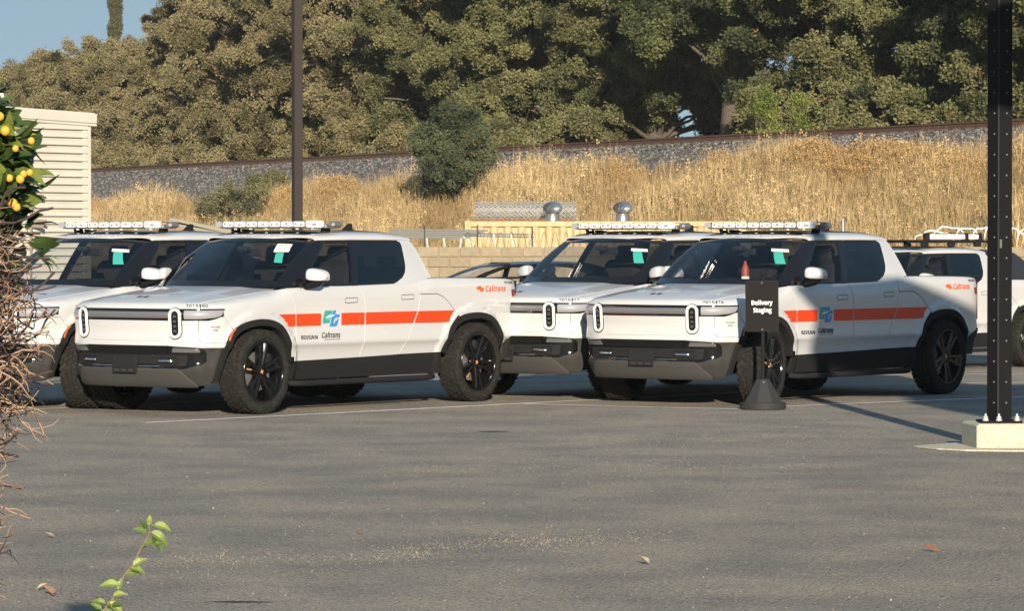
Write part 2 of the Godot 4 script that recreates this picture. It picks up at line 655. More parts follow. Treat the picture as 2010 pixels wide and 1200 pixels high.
func build_embankment() -> void:
	var gm := mat("bank_earth", Color(0.25, 0.19, 0.10), 0.95)
	tri_tex(gm, noise_tex(512, 0.03, 51, [[0.0, Color(0.12, 0.09, 0.05)], [0.5, Color(0.26, 0.19, 0.10)], [1.0, Color(0.40, 0.30, 0.15)]]), 3.0)
	var st := ST()
	var ks := []
	for i in 91:
		ks.append(-60.0 + 3.0 * i)
	var qs := [-120.0, -60.0, -30.0, -16.0, -10.0, -7.0, -5.0, -3.0, -1.5, 0.0, 1.55, 2.0, 2.5, 2.7, 3.2, 3.7, 4.2, 4.7, 5.2, 5.8, 6.4, 7.0, 7.6, 8.2, 8.8, 9.4, 10.0, 10.6, 11.2, 11.6, 13.0]
	for i in ks.size() - 1:
		for j in qs.size() - 1:
			var p := []
			for c in [[0, 0], [1, 0], [1, 1], [0, 1]]:
				var k: float = ks[i + c[0]]
				var q: float = qs[j + c[1]]
				var xz := on_track(k, q)
				p.append(W(xz.x, bank_y(k, q) if q < 12.5 else -0.3, xz.y))
			var n: Vector3 = (p[1] - p[0]).cross(p[3] - p[0]).normalized()
			if n.y < 0:
				n = -n
			quad(st, p[0], p[1], p[2], p[3], n)
	structure(obj("embankment", st.commit(), gm), "railway embankment of dry earth behind the yard wall")
	# ballast shoulder
	var bm := mat("ballast", Color(0.16, 0.155, 0.15), 0.95)
	tri_tex(bm, noise_tex(1024, 0.09, 61, [[0.0, Color(0.03, 0.03, 0.03)], [0.4, Color(0.095, 0.093, 0.09)], [0.62, Color(0.17, 0.165, 0.158)], [1.0, Color(0.36, 0.35, 0.33)]], 3, FastNoiseLite.TYPE_CELLULAR), 3.0, noise_normal(512, 0.10, 7, 20.0, 3))
	st = ST()
	for i in range(12, 72):
		for s in 9:
			var p := []
			for c in [[0, 0], [1, 0], [1, 1], [0, 1]]:
				var k: float = ks[i + c[0]]
				var be := ballast_end(k) + 0.3
				var q := lerpf(-2.4, be, float(s + c[1]) / 9.0)
				var xz := on_track(k, q)
				p.append(W(xz.x, bank_y(k, q) + 0.05, xz.y))
			var n: Vector3 = (p[1] - p[0]).cross(p[3] - p[0]).normalized()
			if n.y < 0:
				n = -n
			quad(st, p[0], p[1], p[2], p[3], n)
	structure(obj("ballast", st.commit(), bm), "grey ballast shoulder under the railway track")
	# loose ballast stones
	var rock := ST()
	var rr := RandomNumberGenerator.new()
	rr.seed = 5
	var ico := []
	for a in [Vector3(0, 1, 0), Vector3(0, -1, 0), Vector3(1, 0, 0), Vector3(-1, 0, 0), Vector3(0, 0, 1), Vector3(0, 0, -1)]:
		ico.append(a * rr.randf_range(0.7, 1.15))
	for f in [[0, 2, 4], [0, 4, 3], [0, 3, 5], [0, 5, 2], [1, 4, 2], [1, 3, 4], [1, 5, 3], [1, 2, 5]]:
		var a: Vector3 = ico[f[0]]
		var b: Vector3 = ico[f[1]]
		var c: Vector3 = ico[f[2]]
		var n := (a + b + c).normalized()
		tri(rock, a, b, c, n, n, n)
	var sm := mat("stone", Color(1, 1, 1), 0.9)
	sm.vertex_color_use_as_albedo = true
	var buf := PackedFloat32Array()
	var count := 0
	for i in 42000:
		var k := rr.randf_range(-8, 86)
		var be := ballast_end(k)
		var q := lerpf(0.9, be + 0.5, rr.randf())
		var xz := on_track(k, q)
		var s := rr.randf_range(0.03, 0.062)
		var g := 0.05 + 0.20 * pow(rr.randf(), 2.6)
		push(buf, W(xz.x, bank_y(k, q) + 0.055, xz.y), Basis.from_euler(Vector3(rr.randf() * 6, rr.randf() * 6, rr.randf() * 6)).scaled(Vector3(s, s * 0.75, s)), Color(g, g * 0.97, g * 0.93))
		count += 1
	var mo := multi("ballast_stones", rock.commit(), sm, buf, count)
	mo.set_meta("kind", "stuff")
	tag(mo, "loose grey ballast stones on the slope below the rails", "stones")
	# rails and sleepers
	var rm := mat("rusty_rail", Color(0.085, 0.045, 0.028), 0.8)
	var t := thing("railway_track", "rusty railway track along the top of the embankment", "railway track")
	for off in [0.75, -0.75]:
		st = ST()
		for i in 60:
			var k0 := -30.0 + 2.5 * i
			var k1 := k0 + 2.5
			var pr := [[-0.08, 0.0], [-0.08, 0.03], [-0.016, 0.05], [-0.016, 0.16], [-0.042, 0.175], [-0.042, 0.22], [0.042, 0.22], [0.042, 0.175], [0.016, 0.16], [0.016, 0.05], [0.08, 0.03], [0.08, 0.0]]
			for j in pr.size() - 1:
				var c := []
				for z in [[k0, j], [k1, j], [k1, j + 1], [k0, j + 1]]:
					var xz := on_track(z[0], off + pr[z[1]][0])
					c.append(W(xz.x, BED + 0.10 + pr[z[1]][1], xz.y))
				var n: Vector3 = (c[1] - c[0]).cross(c[3] - c[0]).normalized()
				var mid: Vector3 = (c[0] + c[2]) * 0.5 - W(on_track(k0, off).x, BED + 0.15, on_track(k0, off).y)
				if n.dot(mid - Vector3(0, 0, 0)) < 0 and j != 5:
					n = -n
				quad(st, c[0], c[1], c[2], c[3], n)
		obj("rail", st.commit(), rm, t)
	st = ST()
	var wb := Basis(Vector3(RAIL_N.x, 0, -RAIL_N.y), Vector3.UP, Vector3(RAIL_N.x, 0, -RAIL_N.y).cross(Vector3.UP))
	for i in 200:
		var k := -22.0 + 0.6 * i
		var xz := on_track(k, 0.0)
		box(st, W(xz.x, BED + 0.06, xz.y), Vector3(2.6, 0.16, 0.22), wb)
	var sl := obj("sleepers", st.commit(), mat("sleeper_wood", Color(0.06, 0.045, 0.035), 0.9), t)
	sl.set_meta("kind", "stuff")
	grow_grass()

func push(buf: PackedFloat32Array, o: Vector3, b: Basis, c: Color) -> void:
	buf.append_array(PackedFloat32Array([b.x.x, b.y.x, b.z.x, o.x, b.x.y, b.y.y, b.z.y, o.y, b.x.z, b.y.z, b.z.z, o.z, c.r, c.g, c.b, 1.0]))

func multi(called: String, mesh: Mesh, m: Material, buf: PackedFloat32Array, count: int, parent: Node = null) -> MultiMeshInstance3D:
	var mm := MultiMesh.new()
	mm.transform_format = MultiMesh.TRANSFORM_3D
	mm.use_colors = true
	mm.mesh = mesh
	mm.instance_count = count
	mm.buffer = buf
	var o := MultiMeshInstance3D.new()
	o.multimesh = mm
	o.material_override = m
	if parent == null:
		o.name = numbered(called)
		add_child(o)
	else:
		o.name = child_name(parent, called)
		parent.add_child(o)
	return o

func blade_clump(seed_: int, n: int, h: float, spread: float, width: float, droop: float, heads := 0.0) -> ArrayMesh:
	var r := RandomNumberGenerator.new()
	r.seed = seed_
	var st := ST()
	for i in n:
		var a := r.randf() * TAU
		var lean := r.randf_range(0.05, 0.5)
		var hh := h * r.randf_range(0.55, 1.1)
		var base := Vector3(cos(a * 3.1), 0, sin(a * 3.1)) * spread * sqrt(r.randf())
		var d := Vector3(cos(a), 0, sin(a))
		var sd := Vector3(-sin(a * 1.7), 0, cos(a * 1.7)) * width
		var prev := base
		var k := 3
		for s in k:
			var t1 := float(s + 1) / k
			var nxt := base + Vector3(0, hh * t1, 0) * (1.0 - droop * t1 * lean) + d * lean * hh * t1 * t1
			var w0 := sd * (1.0 - float(s) / k)
			var w1 := sd * (1.0 - t1 * 0.95)
			var nn := (nxt - prev).cross(sd).normalized()
			nn = (nn + Vector3(0, 0.5, 0)).normalized()
			quad(st, prev - w0, prev + w0, nxt + w1, nxt - w1, nn)
			prev = nxt
		if heads > 0.0 and r.randf() < heads:
			for j in 5:
				var o := prev + Vector3(r.randf_range(-1, 1), r.randf_range(-1.6, 0.4), r.randf_range(-1, 1)) * 0.05
				var u := Vector3(r.randf_range(-1, 1), r.randf_range(-1, 1), r.randf_range(-1, 1)).normalized() * 0.016
				var v := u.cross(Vector3(r.randf(), r.randf(), r.randf())).normalized() * 0.016
				var nn := u.cross(v).normalized()
				quad(st, o - u, o - v, o + u, o + v, nn)
	return st.commit()

func grow_grass() -> void:
	var m := mat("dry_grass", Color(1, 1, 1), 0.9)
	m.vertex_color_use_as_albedo = true
	m.backlight_enabled = true
	m.backlight = Color(0.25, 0.22, 0.15)
	var r := RandomNumberGenerator.new()
	r.seed = 77
	var fn := FastNoiseLite.new()
	fn.frequency = 0.12
	fn.seed = 3
	var bufs := [PackedFloat32Array(), PackedFloat32Array(), PackedFloat32Array()]
	var cnt := [0, 0, 0]
	for i in 66000:
		var k := r.randf_range(-14, 88)
		var be := ballast_end(k)
		var q := lerpf(be + 0.1, 11.4, pow(r.randf(), 1.15))
		var xz := on_track(k, q)
		var patch := fn.get_noise_2d(xz.x * 1.6, xz.y * 0.9)
		var near_top := 1.0 - smoothstep(be - 0.1, be + 1.3, q)
		if r.randf() < near_top * 0.86 or r.randf() < -patch * 1.5:
			continue
		var v := 0 if r.randf() < 0.62 else 1
		var s := r.randf_range(0.6, 1.2) * (1.0 - 0.35 * near_top) * (1.0 + 0.9 * patch)
		var tone := clampf(0.5 + 0.9 * patch + r.randf_range(-0.35, 0.35), 0.0, 1.0)
		var c := Color(0.24, 0.16, 0.07).lerp(Color(0.52, 0.39, 0.20), tone)
		var under := fn.get_noise_2d(xz.x * 4.0 + 50.0, xz.y * 2.2)
		if under > 0.22 and r.randf() < 0.7:
			c = Color(0.12, 0.105, 0.05).lerp(Color(0.24, 0.19, 0.09), r.randf())
			s *= 0.6
		elif r.randf() < 0.08:
			c = Color(0.17, 0.13, 0.06)
		if k > 50.0 and q > 6.0 and r.randf() < 0.3:
			c = Color(0.15, 0.15, 0.06)
		push(bufs[v], W(xz.x, bank_y(k, q) - 0.02, xz.y), Basis(Vector3.UP, r.randf() * TAU).scaled(Vector3(s, s * r.randf_range(0.8, 1.45), s)), c)
		cnt[v] += 1
	# browner weeds with seed heads near the top on the right and in a few mounds
	for mound in [[2.4, 3.7, 2.0, 800], [-0.5, 3.7, 2.4, 800], [-3.2, 4.0, 2.2, 500], [-5.5, 4.6, 2.0, 300], [7.4, 3.7, 0.9, 150], [13.0, 4.2, 1.2, 120], [32.5, 4.3, 1.6, 420], [35.5, 4.9, 1.4, 300], [52.0, 5.6, 3.0, 420], [57.0, 5.2, 2.5, 380], [64.0, 5.6, 4.0, 520]]:
		for i in mound[3]:
			var a := r.randf() * TAU
			var d := sqrt(r.randf())
			var k: float = mound[0] + cos(a) * d * mound[2]
			var q: float = mound[1] + sin(a) * d * mound[2] * 0.30
			var xz := on_track(k, q)
			var s := r.randf_range(0.7, 1.2) * (1.15 - 0.5 * d)
			var tone := r.randf()
			push(bufs[2], W(xz.x, bank_y(k, q) - 0.02, xz.y), Basis(Vector3.UP, r.randf() * TAU).scaled(Vector3.ONE * s), Color(0.30, 0.18, 0.07).lerp(Color(0.50, 0.34, 0.15), tone))
			cnt[2] += 1
	var meshes := [blade_clump(1, 16, 0.78, 0.22, 0.011, 0.25), blade_clump(2, 14, 0.95, 0.18, 0.009, 0.35, 0.18), blade_clump(3, 16, 0.95, 0.30, 0.010, 0.3, 0.8)]
	var names := ["dry_grass", "dry_grass_seeding", "dry_weeds"]
	var labels := ["tall straw coloured dry grass covering the embankment slope", "seeding stalks of dry grass scattered over the slope", "brownish dry weeds in mounds near the top of the slope"]
	for v in 3:
		var o := multi(names[v], meshes[v], m, bufs[v], cnt[v])
		o.set_meta("kind", "stuff")
		tag(o, labels[v], "grass")

# ------------------------------------------------------------------ trees
func leaf_cluster(seed_: int, n: int, spread: float, size: float) -> ArrayMesh:
	var r := RandomNumberGenerator.new()
	r.seed = seed_
	var st := ST()
	for i in n:
		var o := Vector3(r.randfn(), r.randfn(), r.randfn()).normalized() * spread * pow(r.randf(), 0.5)
		var nn := (o.normalized() * 0.8 + Vector3(r.randfn(), r.randfn() + 0.5, r.randfn())).normalized()
		var u := nn.cross(Vector3(r.randfn(), r.randfn(), r.randfn())).normalized()
		var v := nn.cross(u)
		var s := size * r.randf_range(0.7, 1.25)
		var tip := o + u * s * 0.6
		var bas := o - u * s * 0.6
		var lf := o + v * s * 0.34 - nn * s * 0.10
		var rt := o - v * s * 0.34 - nn * s * 0.10
		var n1 := (nn + v * 0.3).normalized()
		var n2 := (nn - v * 0.3).normalized()
		tri(st, bas, lf, tip, n1, n1, n1)
		tri(st, bas, tip, rt, n2, n2, n2)
	return st.commit()

var leaf_meshes := []

func limb(st: SurfaceTool, a: Vector3, b: Vector3, r0: float, r1: float, r: RandomNumberGenerator) -> void:
	var pts := PackedVector3Array()
	var rad := []
	var L := a.distance_to(b)
	for i in 6:
		var t := i / 5.0
		pts.append(a.lerp(b, t) + Vector3(r.randfn(), r.randfn() * 0.4, r.randfn()) * L * 0.03 * sin(PI * t) + Vector3(0, L * 0.08 * sin(PI * t), 0))
		rad.append(lerpf(r0, r1, t))
	tube(st, pts, rad, false, 7)

func make_tree(called: String, label: String, x: float, d: float, base_y: float, h: float, wide: float, seed_: int, dark: Color, light: Color, low := 0.12, leaves := 9000, gap := 0.0, trunk := 0.28, leaf_kind := 0, group := "trees in the belt behind the railway") -> Node3D:
	var r := RandomNumberGenerator.new()
	r.seed = seed_
	var t := thing(called, label, "tree", W(x, base_y, d), 0.0, group)
	# boughs carry rounded masses of leaves
	var blobs := []
	var nb := int(72 * (wide / 4.0) * (h / 8.0)) + 8
	nb = clampi(nb, 34, 150)
	var tries := 0
	while blobs.size() < nb and tries < 4000:
		tries += 1
		var yy := r.randf_range(low, 0.97)
		var prof := sqrt(maxf(0.0, sin(PI * clampf(0.16 + 0.80 * yy, 0.0, 1.0))))
		var a := r.randf() * TAU
		var rr := sqrt(r.randf()) * wide * prof
		var c := Vector3(cos(a) * rr, yy * h, sin(a) * rr * 0.8)
		var br := r.randf_range(0.42, 1.0) * clampf(wide / 3.6, 0.6, 1.15)
		var ok := true
		for b in blobs:
			if c.distance_to(b[0]) < (br + b[1]) * lerpf(0.42, 0.74, gap):
				ok = false
				break
		if ok:
			blobs.append([c, br, r.randf(), r.randf()])
	# trunk and limbs
	var st := ST()
	var top := Vector3(r.randfn() * 0.2, h * 0.62, r.randfn() * 0.2)
	var pts := PackedVector3Array()
	var rad := []
	for i in 9:
		var q := i / 8.0
		pts.append(Vector3.ZERO.lerp(top, q) + Vector3(sin(q * 5.0 + seed_), 0, cos(q * 4.0 + seed_)) * 0.16 * q + Vector3(0, -0.3 if i == 0 else 0.0, 0))
		rad.append(trunk * lerpf(1.25, 0.35, pow(q, 0.8)))
	tube(st, pts, rad, false, 10)
	for b in blobs:
		if r.randf() < 0.7:
			var f := clampf(b[0].y / (h * 0.62) * 0.62, 0.12, 0.95)
			var from := pts[int(f * 8)]
			limb(st, from, b[0], trunk * 0.32 * (1.1 - f), 0.025, r)
	obj("trunk", st.commit(), M["bark"], t)
	var total := 0.0
	for b in blobs:
		total += b[1] * b[1]
	var buf := PackedFloat32Array()
	var cnt := 0
	for b in blobs:
		var nleaf := int(leaves * b[1] * b[1] / total)
		var flat := 0.78
		var tone: float = b[2]
		var c0 := dark.lerp(light, tone * 0.7)
		# leaves gather in tufts on the mass, with gaps between the tufts
		var tufts := maxi(5, nleaf / 26)
		var centres := PackedVector3Array()
		var tints := []
		for i in tufts:
			var dir := Vector3(r.randfn(), r.randfn() * 0.95, r.randfn()).normalized()
			var ru := 1.0 - 0.45 * pow(r.randf(), 1.5)
			if r.randf() < 0.24:
				ru *= r.randf_range(1.0, 1.32)
			ru *= 1.0 + 0.22 * sin(dir.x * 5.0 + b[3] * 9.0) * sin(dir.y * 6.0 + b[2] * 7.0)
			centres.append(b[0] + Vector3(dir.x, dir.y * flat, dir.z) * b[1] * ru)
			tints.append(c0.lerp(light, clampf(r.randfn() * 0.35, -0.4, 0.9)))
		for i in nleaf:
			var q := r.randi() % tufts
			var o: Vector3 = centres[q] + Vector3(r.randfn(), r.randfn() * 0.8, r.randfn()) * 0.13 * clampf(b[1] / 0.7, 0.5, 1.2)
			if o.y < 0.05:
				continue
			var c: Color = (tints[q] as Color).lerp(light, clampf(r.randfn() * 0.18, -0.2, 0.5))
			if r.randf() < 0.006:
				c = Color(0.20, 0.12, 0.045)
			var s := r.randf_range(0.75, 1.3)
			push(buf, o, Basis.from_euler(Vector3(r.randf() * 6.28, r.randf() * 6.28, r.randf() * 6.28)).scaled(Vector3.ONE * s), Color(maxf(c.r, 0.012), maxf(c.g, 0.014), maxf(c.b, 0.006)))
			cnt += 1
	var f := multi("crown", leaf_meshes[leaf_kind], M["foliage"], buf, cnt, t)
	f.set_meta("kind", "stuff")
	return t

func build_trees() -> void:
	var m := mat("foliage", Color(1, 1, 1), 0.6)
	m.vertex_color_use_as_albedo = true
	m.metallic_specular = 0.35
	m.backlight_enabled = true
	m.backlight = Color(0.22, 0.24, 0.10)
	m = mat("bark", Color(0.10, 0.08, 0.06), 0.95)
	tri_tex(m, noise_tex(256, 0.05, 71, [[0.0, Color(0.035, 0.028, 0.022)], [1.0, Color(0.15, 0.12, 0.09)]]), 1.2, null, false)
	leaf_meshes = [leaf_cluster(1, 8, 0.17, 0.165), leaf_cluster(2, 15, 0.17, 0.088), leaf_cluster(3, 12, 0.15, 0.062)]
	var brown_d := Color(0.10, 0.088, 0.040)
	var brown_l := Color(0.24, 0.205, 0.105)
	var green_d := Color(0.070, 0.074, 0.030)
	var green_l := Color(0.175, 0.170, 0.070)
	var deep_d := Color(0.050, 0.058, 0.024)
	var deep_l := Color(0.130, 0.136, 0.052)
	# k along the track, q behind it, height, half width, kind, looks
	var list := [
		[3.5, -6.6, 9.8, 4.4, 1, "grey green oak at the right edge, partly behind the black post", 0.05],
		[9.0, -7.6, 10.5, 4.0, 2, "green oak straight behind the tall black post", 0.08],
		[14.0, -7.4, 11.0, 3.9, 1, "dense olive oak just left of the tall black post, above the brown weeds", 0.06],
		[19.3, -7.4, 10.0, 3.7, 2, "broad green oak right of the forked trunk", 0.10],
		[24.7, -6.4, 10.5, 3.4, 2, "forked dark oak whose pale trunk foot shows above the rails", 0.36],
		[32.5, -7.8, 11.0, 4.3, 1, "dark oak left of the forked trunk with a deep hollow of shade", 0.10],
		[39.0, -7.2, 10.4, 4.2, 1, "olive oak above the wire roll on the container", 0.10],
		[46.0, -7.0, 11.0, 4.4, 1, "olive oak directly above the dark green embankment bush", 0.10],
		[53.0, -7.2, 12.0, 4.6, 0, "brownish green oak between the embankment bush and the slim lamp pole", 0.08],
		[60.0, -7.4, 12.0, 4.4, 0, "brown green oak closest to the slim lamp pole on its right", 0.05],
		[67.0, -7.6, 11.0, 4.6, 0, "brown oak standing right behind the slim lamp pole", 0.05],
		[74.0, -8.4, 10.8, 4.0, 0, "tall brown oak left of the slim lamp pole", 0.04],
		[79.0, -9.0, 9.9, 3.0, 0, "tall brown oak bounding the open sky at the left", 0.04],
		[89.0, -9.0, 7.2, 4.4, 0, "low brown tree behind the ivy covered trunk", 0.04],
		[96.5, -9.0, 6.6, 4.6, 0, "low pale brown tree above the right end of the shed roof", 0.04],
		[104.0, -9.0, 6.5, 4.6, 0, "low brown tree above the middle of the shed roof", 0.04],
		[111.5, -9.0, 6.1, 4.6, 0, "leftmost low tree behind the fruit bush", 0.04],
		[22.0, -17.5, 12.0, 4.6, 2, "taller oak crown behind the oak at the black post", 0.2],
		[47.5, -15.0, 14.0, 4.6, 1, "tall oak crown rising behind the oak with the hollow", 0.15],
		[58.5, -15.5, 14.5, 4.8, 0, "tall oak crown rising behind the olive oak over the wire roll", 0.15],
	]
	for i in list.size():
		var l: Array = list[i]
		var xz := on_track(l[0], l[1])
		var cd: Color = [brown_d, green_d, deep_d][l[4]]
		var cl: Color = [brown_l, green_l, deep_l][l[4]]
		var front: bool = l[1] > -11.0
		make_tree("oak_tree", l[5], xz.x, xz.y, bank_y(l[0], l[1]) - 0.05, l[2], l[3], 100 + i, cd, cl, l[6], 27000 if front else 13000, 0.45 if i == 4 or i == 5 else 0.35, 0.36 if i == 4 else 0.30, 1)
	# bushes on the bank
	var xz := on_track(27.4, 3.5)
	make_tree("embankment_bush", "dark green rounded bush on the ballast shoulder", -1.72, 113.0, 3.25, 2.35, 1.10, 301, Color(0.040, 0.052, 0.026), Color(0.110, 0.126, 0.062), 0.02, 5200, 0.5, 0.07, 2, "bushes on the embankment")
	make_tree("embankment_bush", "smaller olive bush left of the slim lamp pole on the bank", -8.5, 129.5, 2.6, 1.35, 0.85, 302, Color(0.065, 0.070, 0.033), Color(0.165, 0.165, 0.080), 0.04, 3600, 0.0, 0.06, 2, "bushes on the embankment")
	make_tree("embankment_bush", "straggling grey green bush low on the bank at the left", -9.6, 126.0, 1.9, 1.5, 1.2, 303, Color(0.065, 0.070, 0.035), Color(0.17, 0.165, 0.085), 0.04, 2600, 0.2, 0.05, 2, "bushes on the embankment")
	for q in [[8.5, 107.0, 4.3, 1.5, 0.30, "bright yellow green sapling right of the pale trunk"], [7.5, 108.5, 4.3, 2.0, 0.26, "taller bright sapling against the dark forked oak"], [8.0, 106.0, 4.2, 0.6, 0.4, "lowest bright seedling just above the rails"]]:
		make_tree("bright_sapling", q[5], q[0], q[1], q[2], q[3], q[4], int(q[0] * 100), Color(0.075, 0.11, 0.018), Color(0.19, 0.22, 0.045), 0.15, 170, 0.5, 0.03, 2, "bright saplings by the track")
	# understorey along the tree feet
	for i in 17:
		var k := -6.0 + 5.6 * i + rng.randf_range(-1, 1)
		if k > 20.0 and k < 28.5:
			k += 60.0
		var p := on_track(k, -3.6 + rng.randf_range(-0.5, 0.3))
		var lo: bool = k > 44.0
		make_tree("undergrowth_bush", ["first", "second", "third", "fourth", "fifth", "sixth", "seventh", "eighth", "ninth", "tenth", "eleventh", "twelfth", "thirteenth", "fourteenth", "fifteenth", "sixteenth", "seventeenth"][i] + " leafy undergrowth bush behind the rails, counted from the right edge", p.x, p.y, BED - 0.1, rng.randf_range(1.0, 2.3), rng.randf_range(1.0, 1.9), 400 + i, brown_d if lo else green_d, brown_l if lo else green_l, 0.05, 3000, 0.1, 0.05, 1, "undergrowth at the foot of the tree belt")
	# ivy-clad palm stem in the open sky
	var t := thing("ivy_clad_trunk", "slim ivy covered palm trunk standing in the open sky", "tree", W(-21.6, 4.2, 200.0))
	var st := ST()
	tube(st, PackedVector3Array([Vector3(0, -0.5, 0), Vector3(0.05, 6, 0), Vector3(0.02, 12, 0), Vector3(0.0, 18, 0)]), [0.22, 0.2, 0.18, 0.18], false, 10)
	obj("trunk", st.commit(), M["bark"], t)
	var buf := PackedFloat32Array()
	var n := 5200
	for i in n:
		var y := rng.randf_range(0.0, 17.5)
		var a := rng.randf() * TAU
		var rr := 0.23 + 0.055 * sin(y * 2.1 + a) + 0.05 * sin(y * 5.0) + rng.randf() * 0.09
		push(buf, Vector3(cos(a) * rr, y, sin(a) * rr), Basis.from_euler(Vector3(rng.randf() * 6, rng.randf() * 6, rng.randf() * 6)).scaled(Vector3.ONE * 0.8), Color(0.055, 0.062, 0.03).lerp(Color(0.12, 0.12, 0.06), rng.randf()))
	multi("ivy", leaf_meshes[1], M["foliage"], buf, n, t).set_meta("kind", "stuff")
	# fan crown above the frame
	st = ST()
	for i in 26:
		var a := TAU * i / 26.0 + rng.randf() * 0.2
		var e := rng.randf_range(-0.7, 1.0)
		var d := Vector3(cos(a) * cos(e), sin(e), sin(a) * cos(e))
		var s := d.cross(Vector3.UP).normalized()
		for f in 7:
			var dd := (d + s * 0.14 * (f - 3)).normalized()
			var p0 := Vector3(0, 18, 0) + d * 0.7
			var p1 := Vector3(0, 18, 0) + dd * 1.9 + Vector3(0, -0.35, 0)
			tri(st, p0 - s * 0.05, p0 + s * 0.05, p1, dd.cross(s).normalized(), dd.cross(s).normalized(), dd.cross(s).normalized())
	obj("palm_crown", st.commit(), mat("palm_leaf", Color(0.06, 0.08, 0.03), 0.6), t)

# ------------------------------------------------------------------ yard wall and what stands behind it
func build_wall_and_yard() -> void:
	# block wall: single blocks where they can be told apart
	var cols := [Color(0.235, 0.195, 0.13), Color(0.25, 0.207, 0.138), Color(0.225, 0.186, 0.125), Color(0.26, 0.215, 0.144)]
	var mats := []
	for i in 4:
		var m := mat("block_%d" % i, cols[i], 0.95)
		var c: Color = cols[i]
		tri_tex(m, noise_tex(256, 0.04, 80 + i, [[0.0, c * 0.85], [0.5, c], [1.0, c * 1.1]], 5), 1.6)
		mats.append(m)
	var wall := thing("block_wall", "low wall of tan concrete blocks closing the lot at the back", "wall", W(0, 0, 70.0))
	var core := ST()
	box(core, Vector3(0.5, 0.76, -0.10), Vector3(27.0, 1.52, 0.14))
	obj("mortar", core.commit(), mat("mortar", Color(0.27, 0.235, 0.17), 0.95), wall)
	var shapes := []
	for i in 3:
		var st := ST()
		box(st, Vector3.ZERO, Vector3(0.388, 0.187, 0.19), Basis.IDENTITY, 0.008 + 0.003 * i)
		shapes.append(st.commit())
	var r := RandomNumberGenerator.new()
	r.seed = 9
	var rest := ST()
	for row in 8:
		for c in 67:
			var x := -12.6 + 0.4 * c + (0.2 if row % 2 else 0.0)
			var y := 0.1 + 0.2 * row - 0.04
			if x > 13.6:
				continue
			var z := -0.09 + r.randf_range(-0.004, 0.004)
			if row >= 2 and x > -9.2 and x < 8.5 and (row >= 4 or (x > -3.0 and x < 1.4)):
				var o := obj("block", shapes[r.randi() % 3], mats[r.randi() % 4], wall)
				o.position = Vector3(x, y, z)
			else:
				box(rest, Vector3(x, y, z), Vector3(0.388, 0.187, 0.19), Basis.IDENTITY, 0.008)
	var ro := obj("lower_blocks", rest.commit(), mats[0], wall)
	ro.set_meta("kind", "stuff")
	# shipping container
	var tan := mat("container_paint", Color(0.52, 0.38, 0.19), 0.6)
	tri_tex(tan, noise_tex(512, 0.02, 91, [[0.0, Color(0.30, 0.21, 0.105)], [0.4, Color(0.42, 0.305, 0.155)], [1.0, Color(0.48, 0.36, 0.20)]], 5), 2.5)
	var rust := mat("rust", Color(0.20, 0.08, 0.035), 0.9)
	var ct := thing("shipping_container", "tan corrugated shipping container behind the block wall", "container", W(2.0, 0, 80.0))
	var x0 := -3.03
	var x1 := 3.1
	var H := 2.12
	var st := ST()
	var pitch := 0.30
	var x := x0 + 0.14
	while x < x1 - 0.14:
		var ds := [0.0, 0.10, 0.15, 0.25, 0.30]
		var zs := [-0.045, -0.045, 0.0, 0.0, -0.045]
		for i in 4:
			var a: float = x + ds[i]
			var b: float = x + ds[i + 1]
			var n := Vector3(-(zs[i + 1] - zs[i]), 0, ds[i + 1] - ds[i]).normalized()
			quad(st, Vector3(a, 0.2, zs[i]), Vector3(b, 0.2, zs[i + 1]), Vector3(b, H - 0.14, zs[i + 1]), Vector3(a, H - 0.14, zs[i]), n)
		x += pitch
	obj("corrugated_side", st.commit(), tan, ct)
	st = ST()
	box(st, Vector3((x0 + x1) / 2, H - 0.08, -0.02), Vector3(x1 - x0, 0.12, 0.10), Basis.IDENTITY, 0.01)
	obj("top_rail", st.commit(), tan, ct)
	st = ST()
	box(st, Vector3((x0 + x1) / 2, 0.14, -0.02), Vector3(x1 - x0, 0.16, 0.10), Basis.IDENTITY, 0.01)
	obj("bottom_rail", st.commit(), tan, ct)
	st = ST()
	box(st, Vector3((x0 + x1) / 2, H - 0.04, -1.25), Vector3(x1 - x0 - 0.02, 0.04, 2.4))
	box(st, Vector3((x0 + x1) / 2, 1.05, -2.44), Vector3(x1 - x0, 2.0, 0.06))
	box(st, Vector3(x0 + 0.04, 1.05, -1.22), Vector3(0.06, 1.96, 2.36))
	box(st, Vector3(x1 - 0.04, 1.05, -1.22), Vector3(0.06, 1.96, 2.36))
	obj("shell", st.commit(), tan, ct)
	for xx in [x0 + 0.07, x1 - 0.07]:
		st = ST()
		box(st, Vector3(xx, H * 0.5, 0.0), Vector3(0.14, H - 0.02, 0.15), Basis.IDENTITY, 0.012)
		obj("corner_post", st.commit(), tan, ct)
	st = ST()
	for i in 26:
		var rx := r.randf_range(x0 + 0.2, x1 - 0.2)
		box(st, Vector3(rx, H - 0.005, 0.0), Vector3(r.randf_range(0.05, 0.28), 0.012, r.randf_range(0.03, 0.09)))
	obj("rust_patches", st.commit(), rust, ct).set_meta("kind", "stuff")
	# turbine roof vents
	var gal := mat("galvanised", Color(0.42, 0.43, 0.44), 0.34, 0.85)
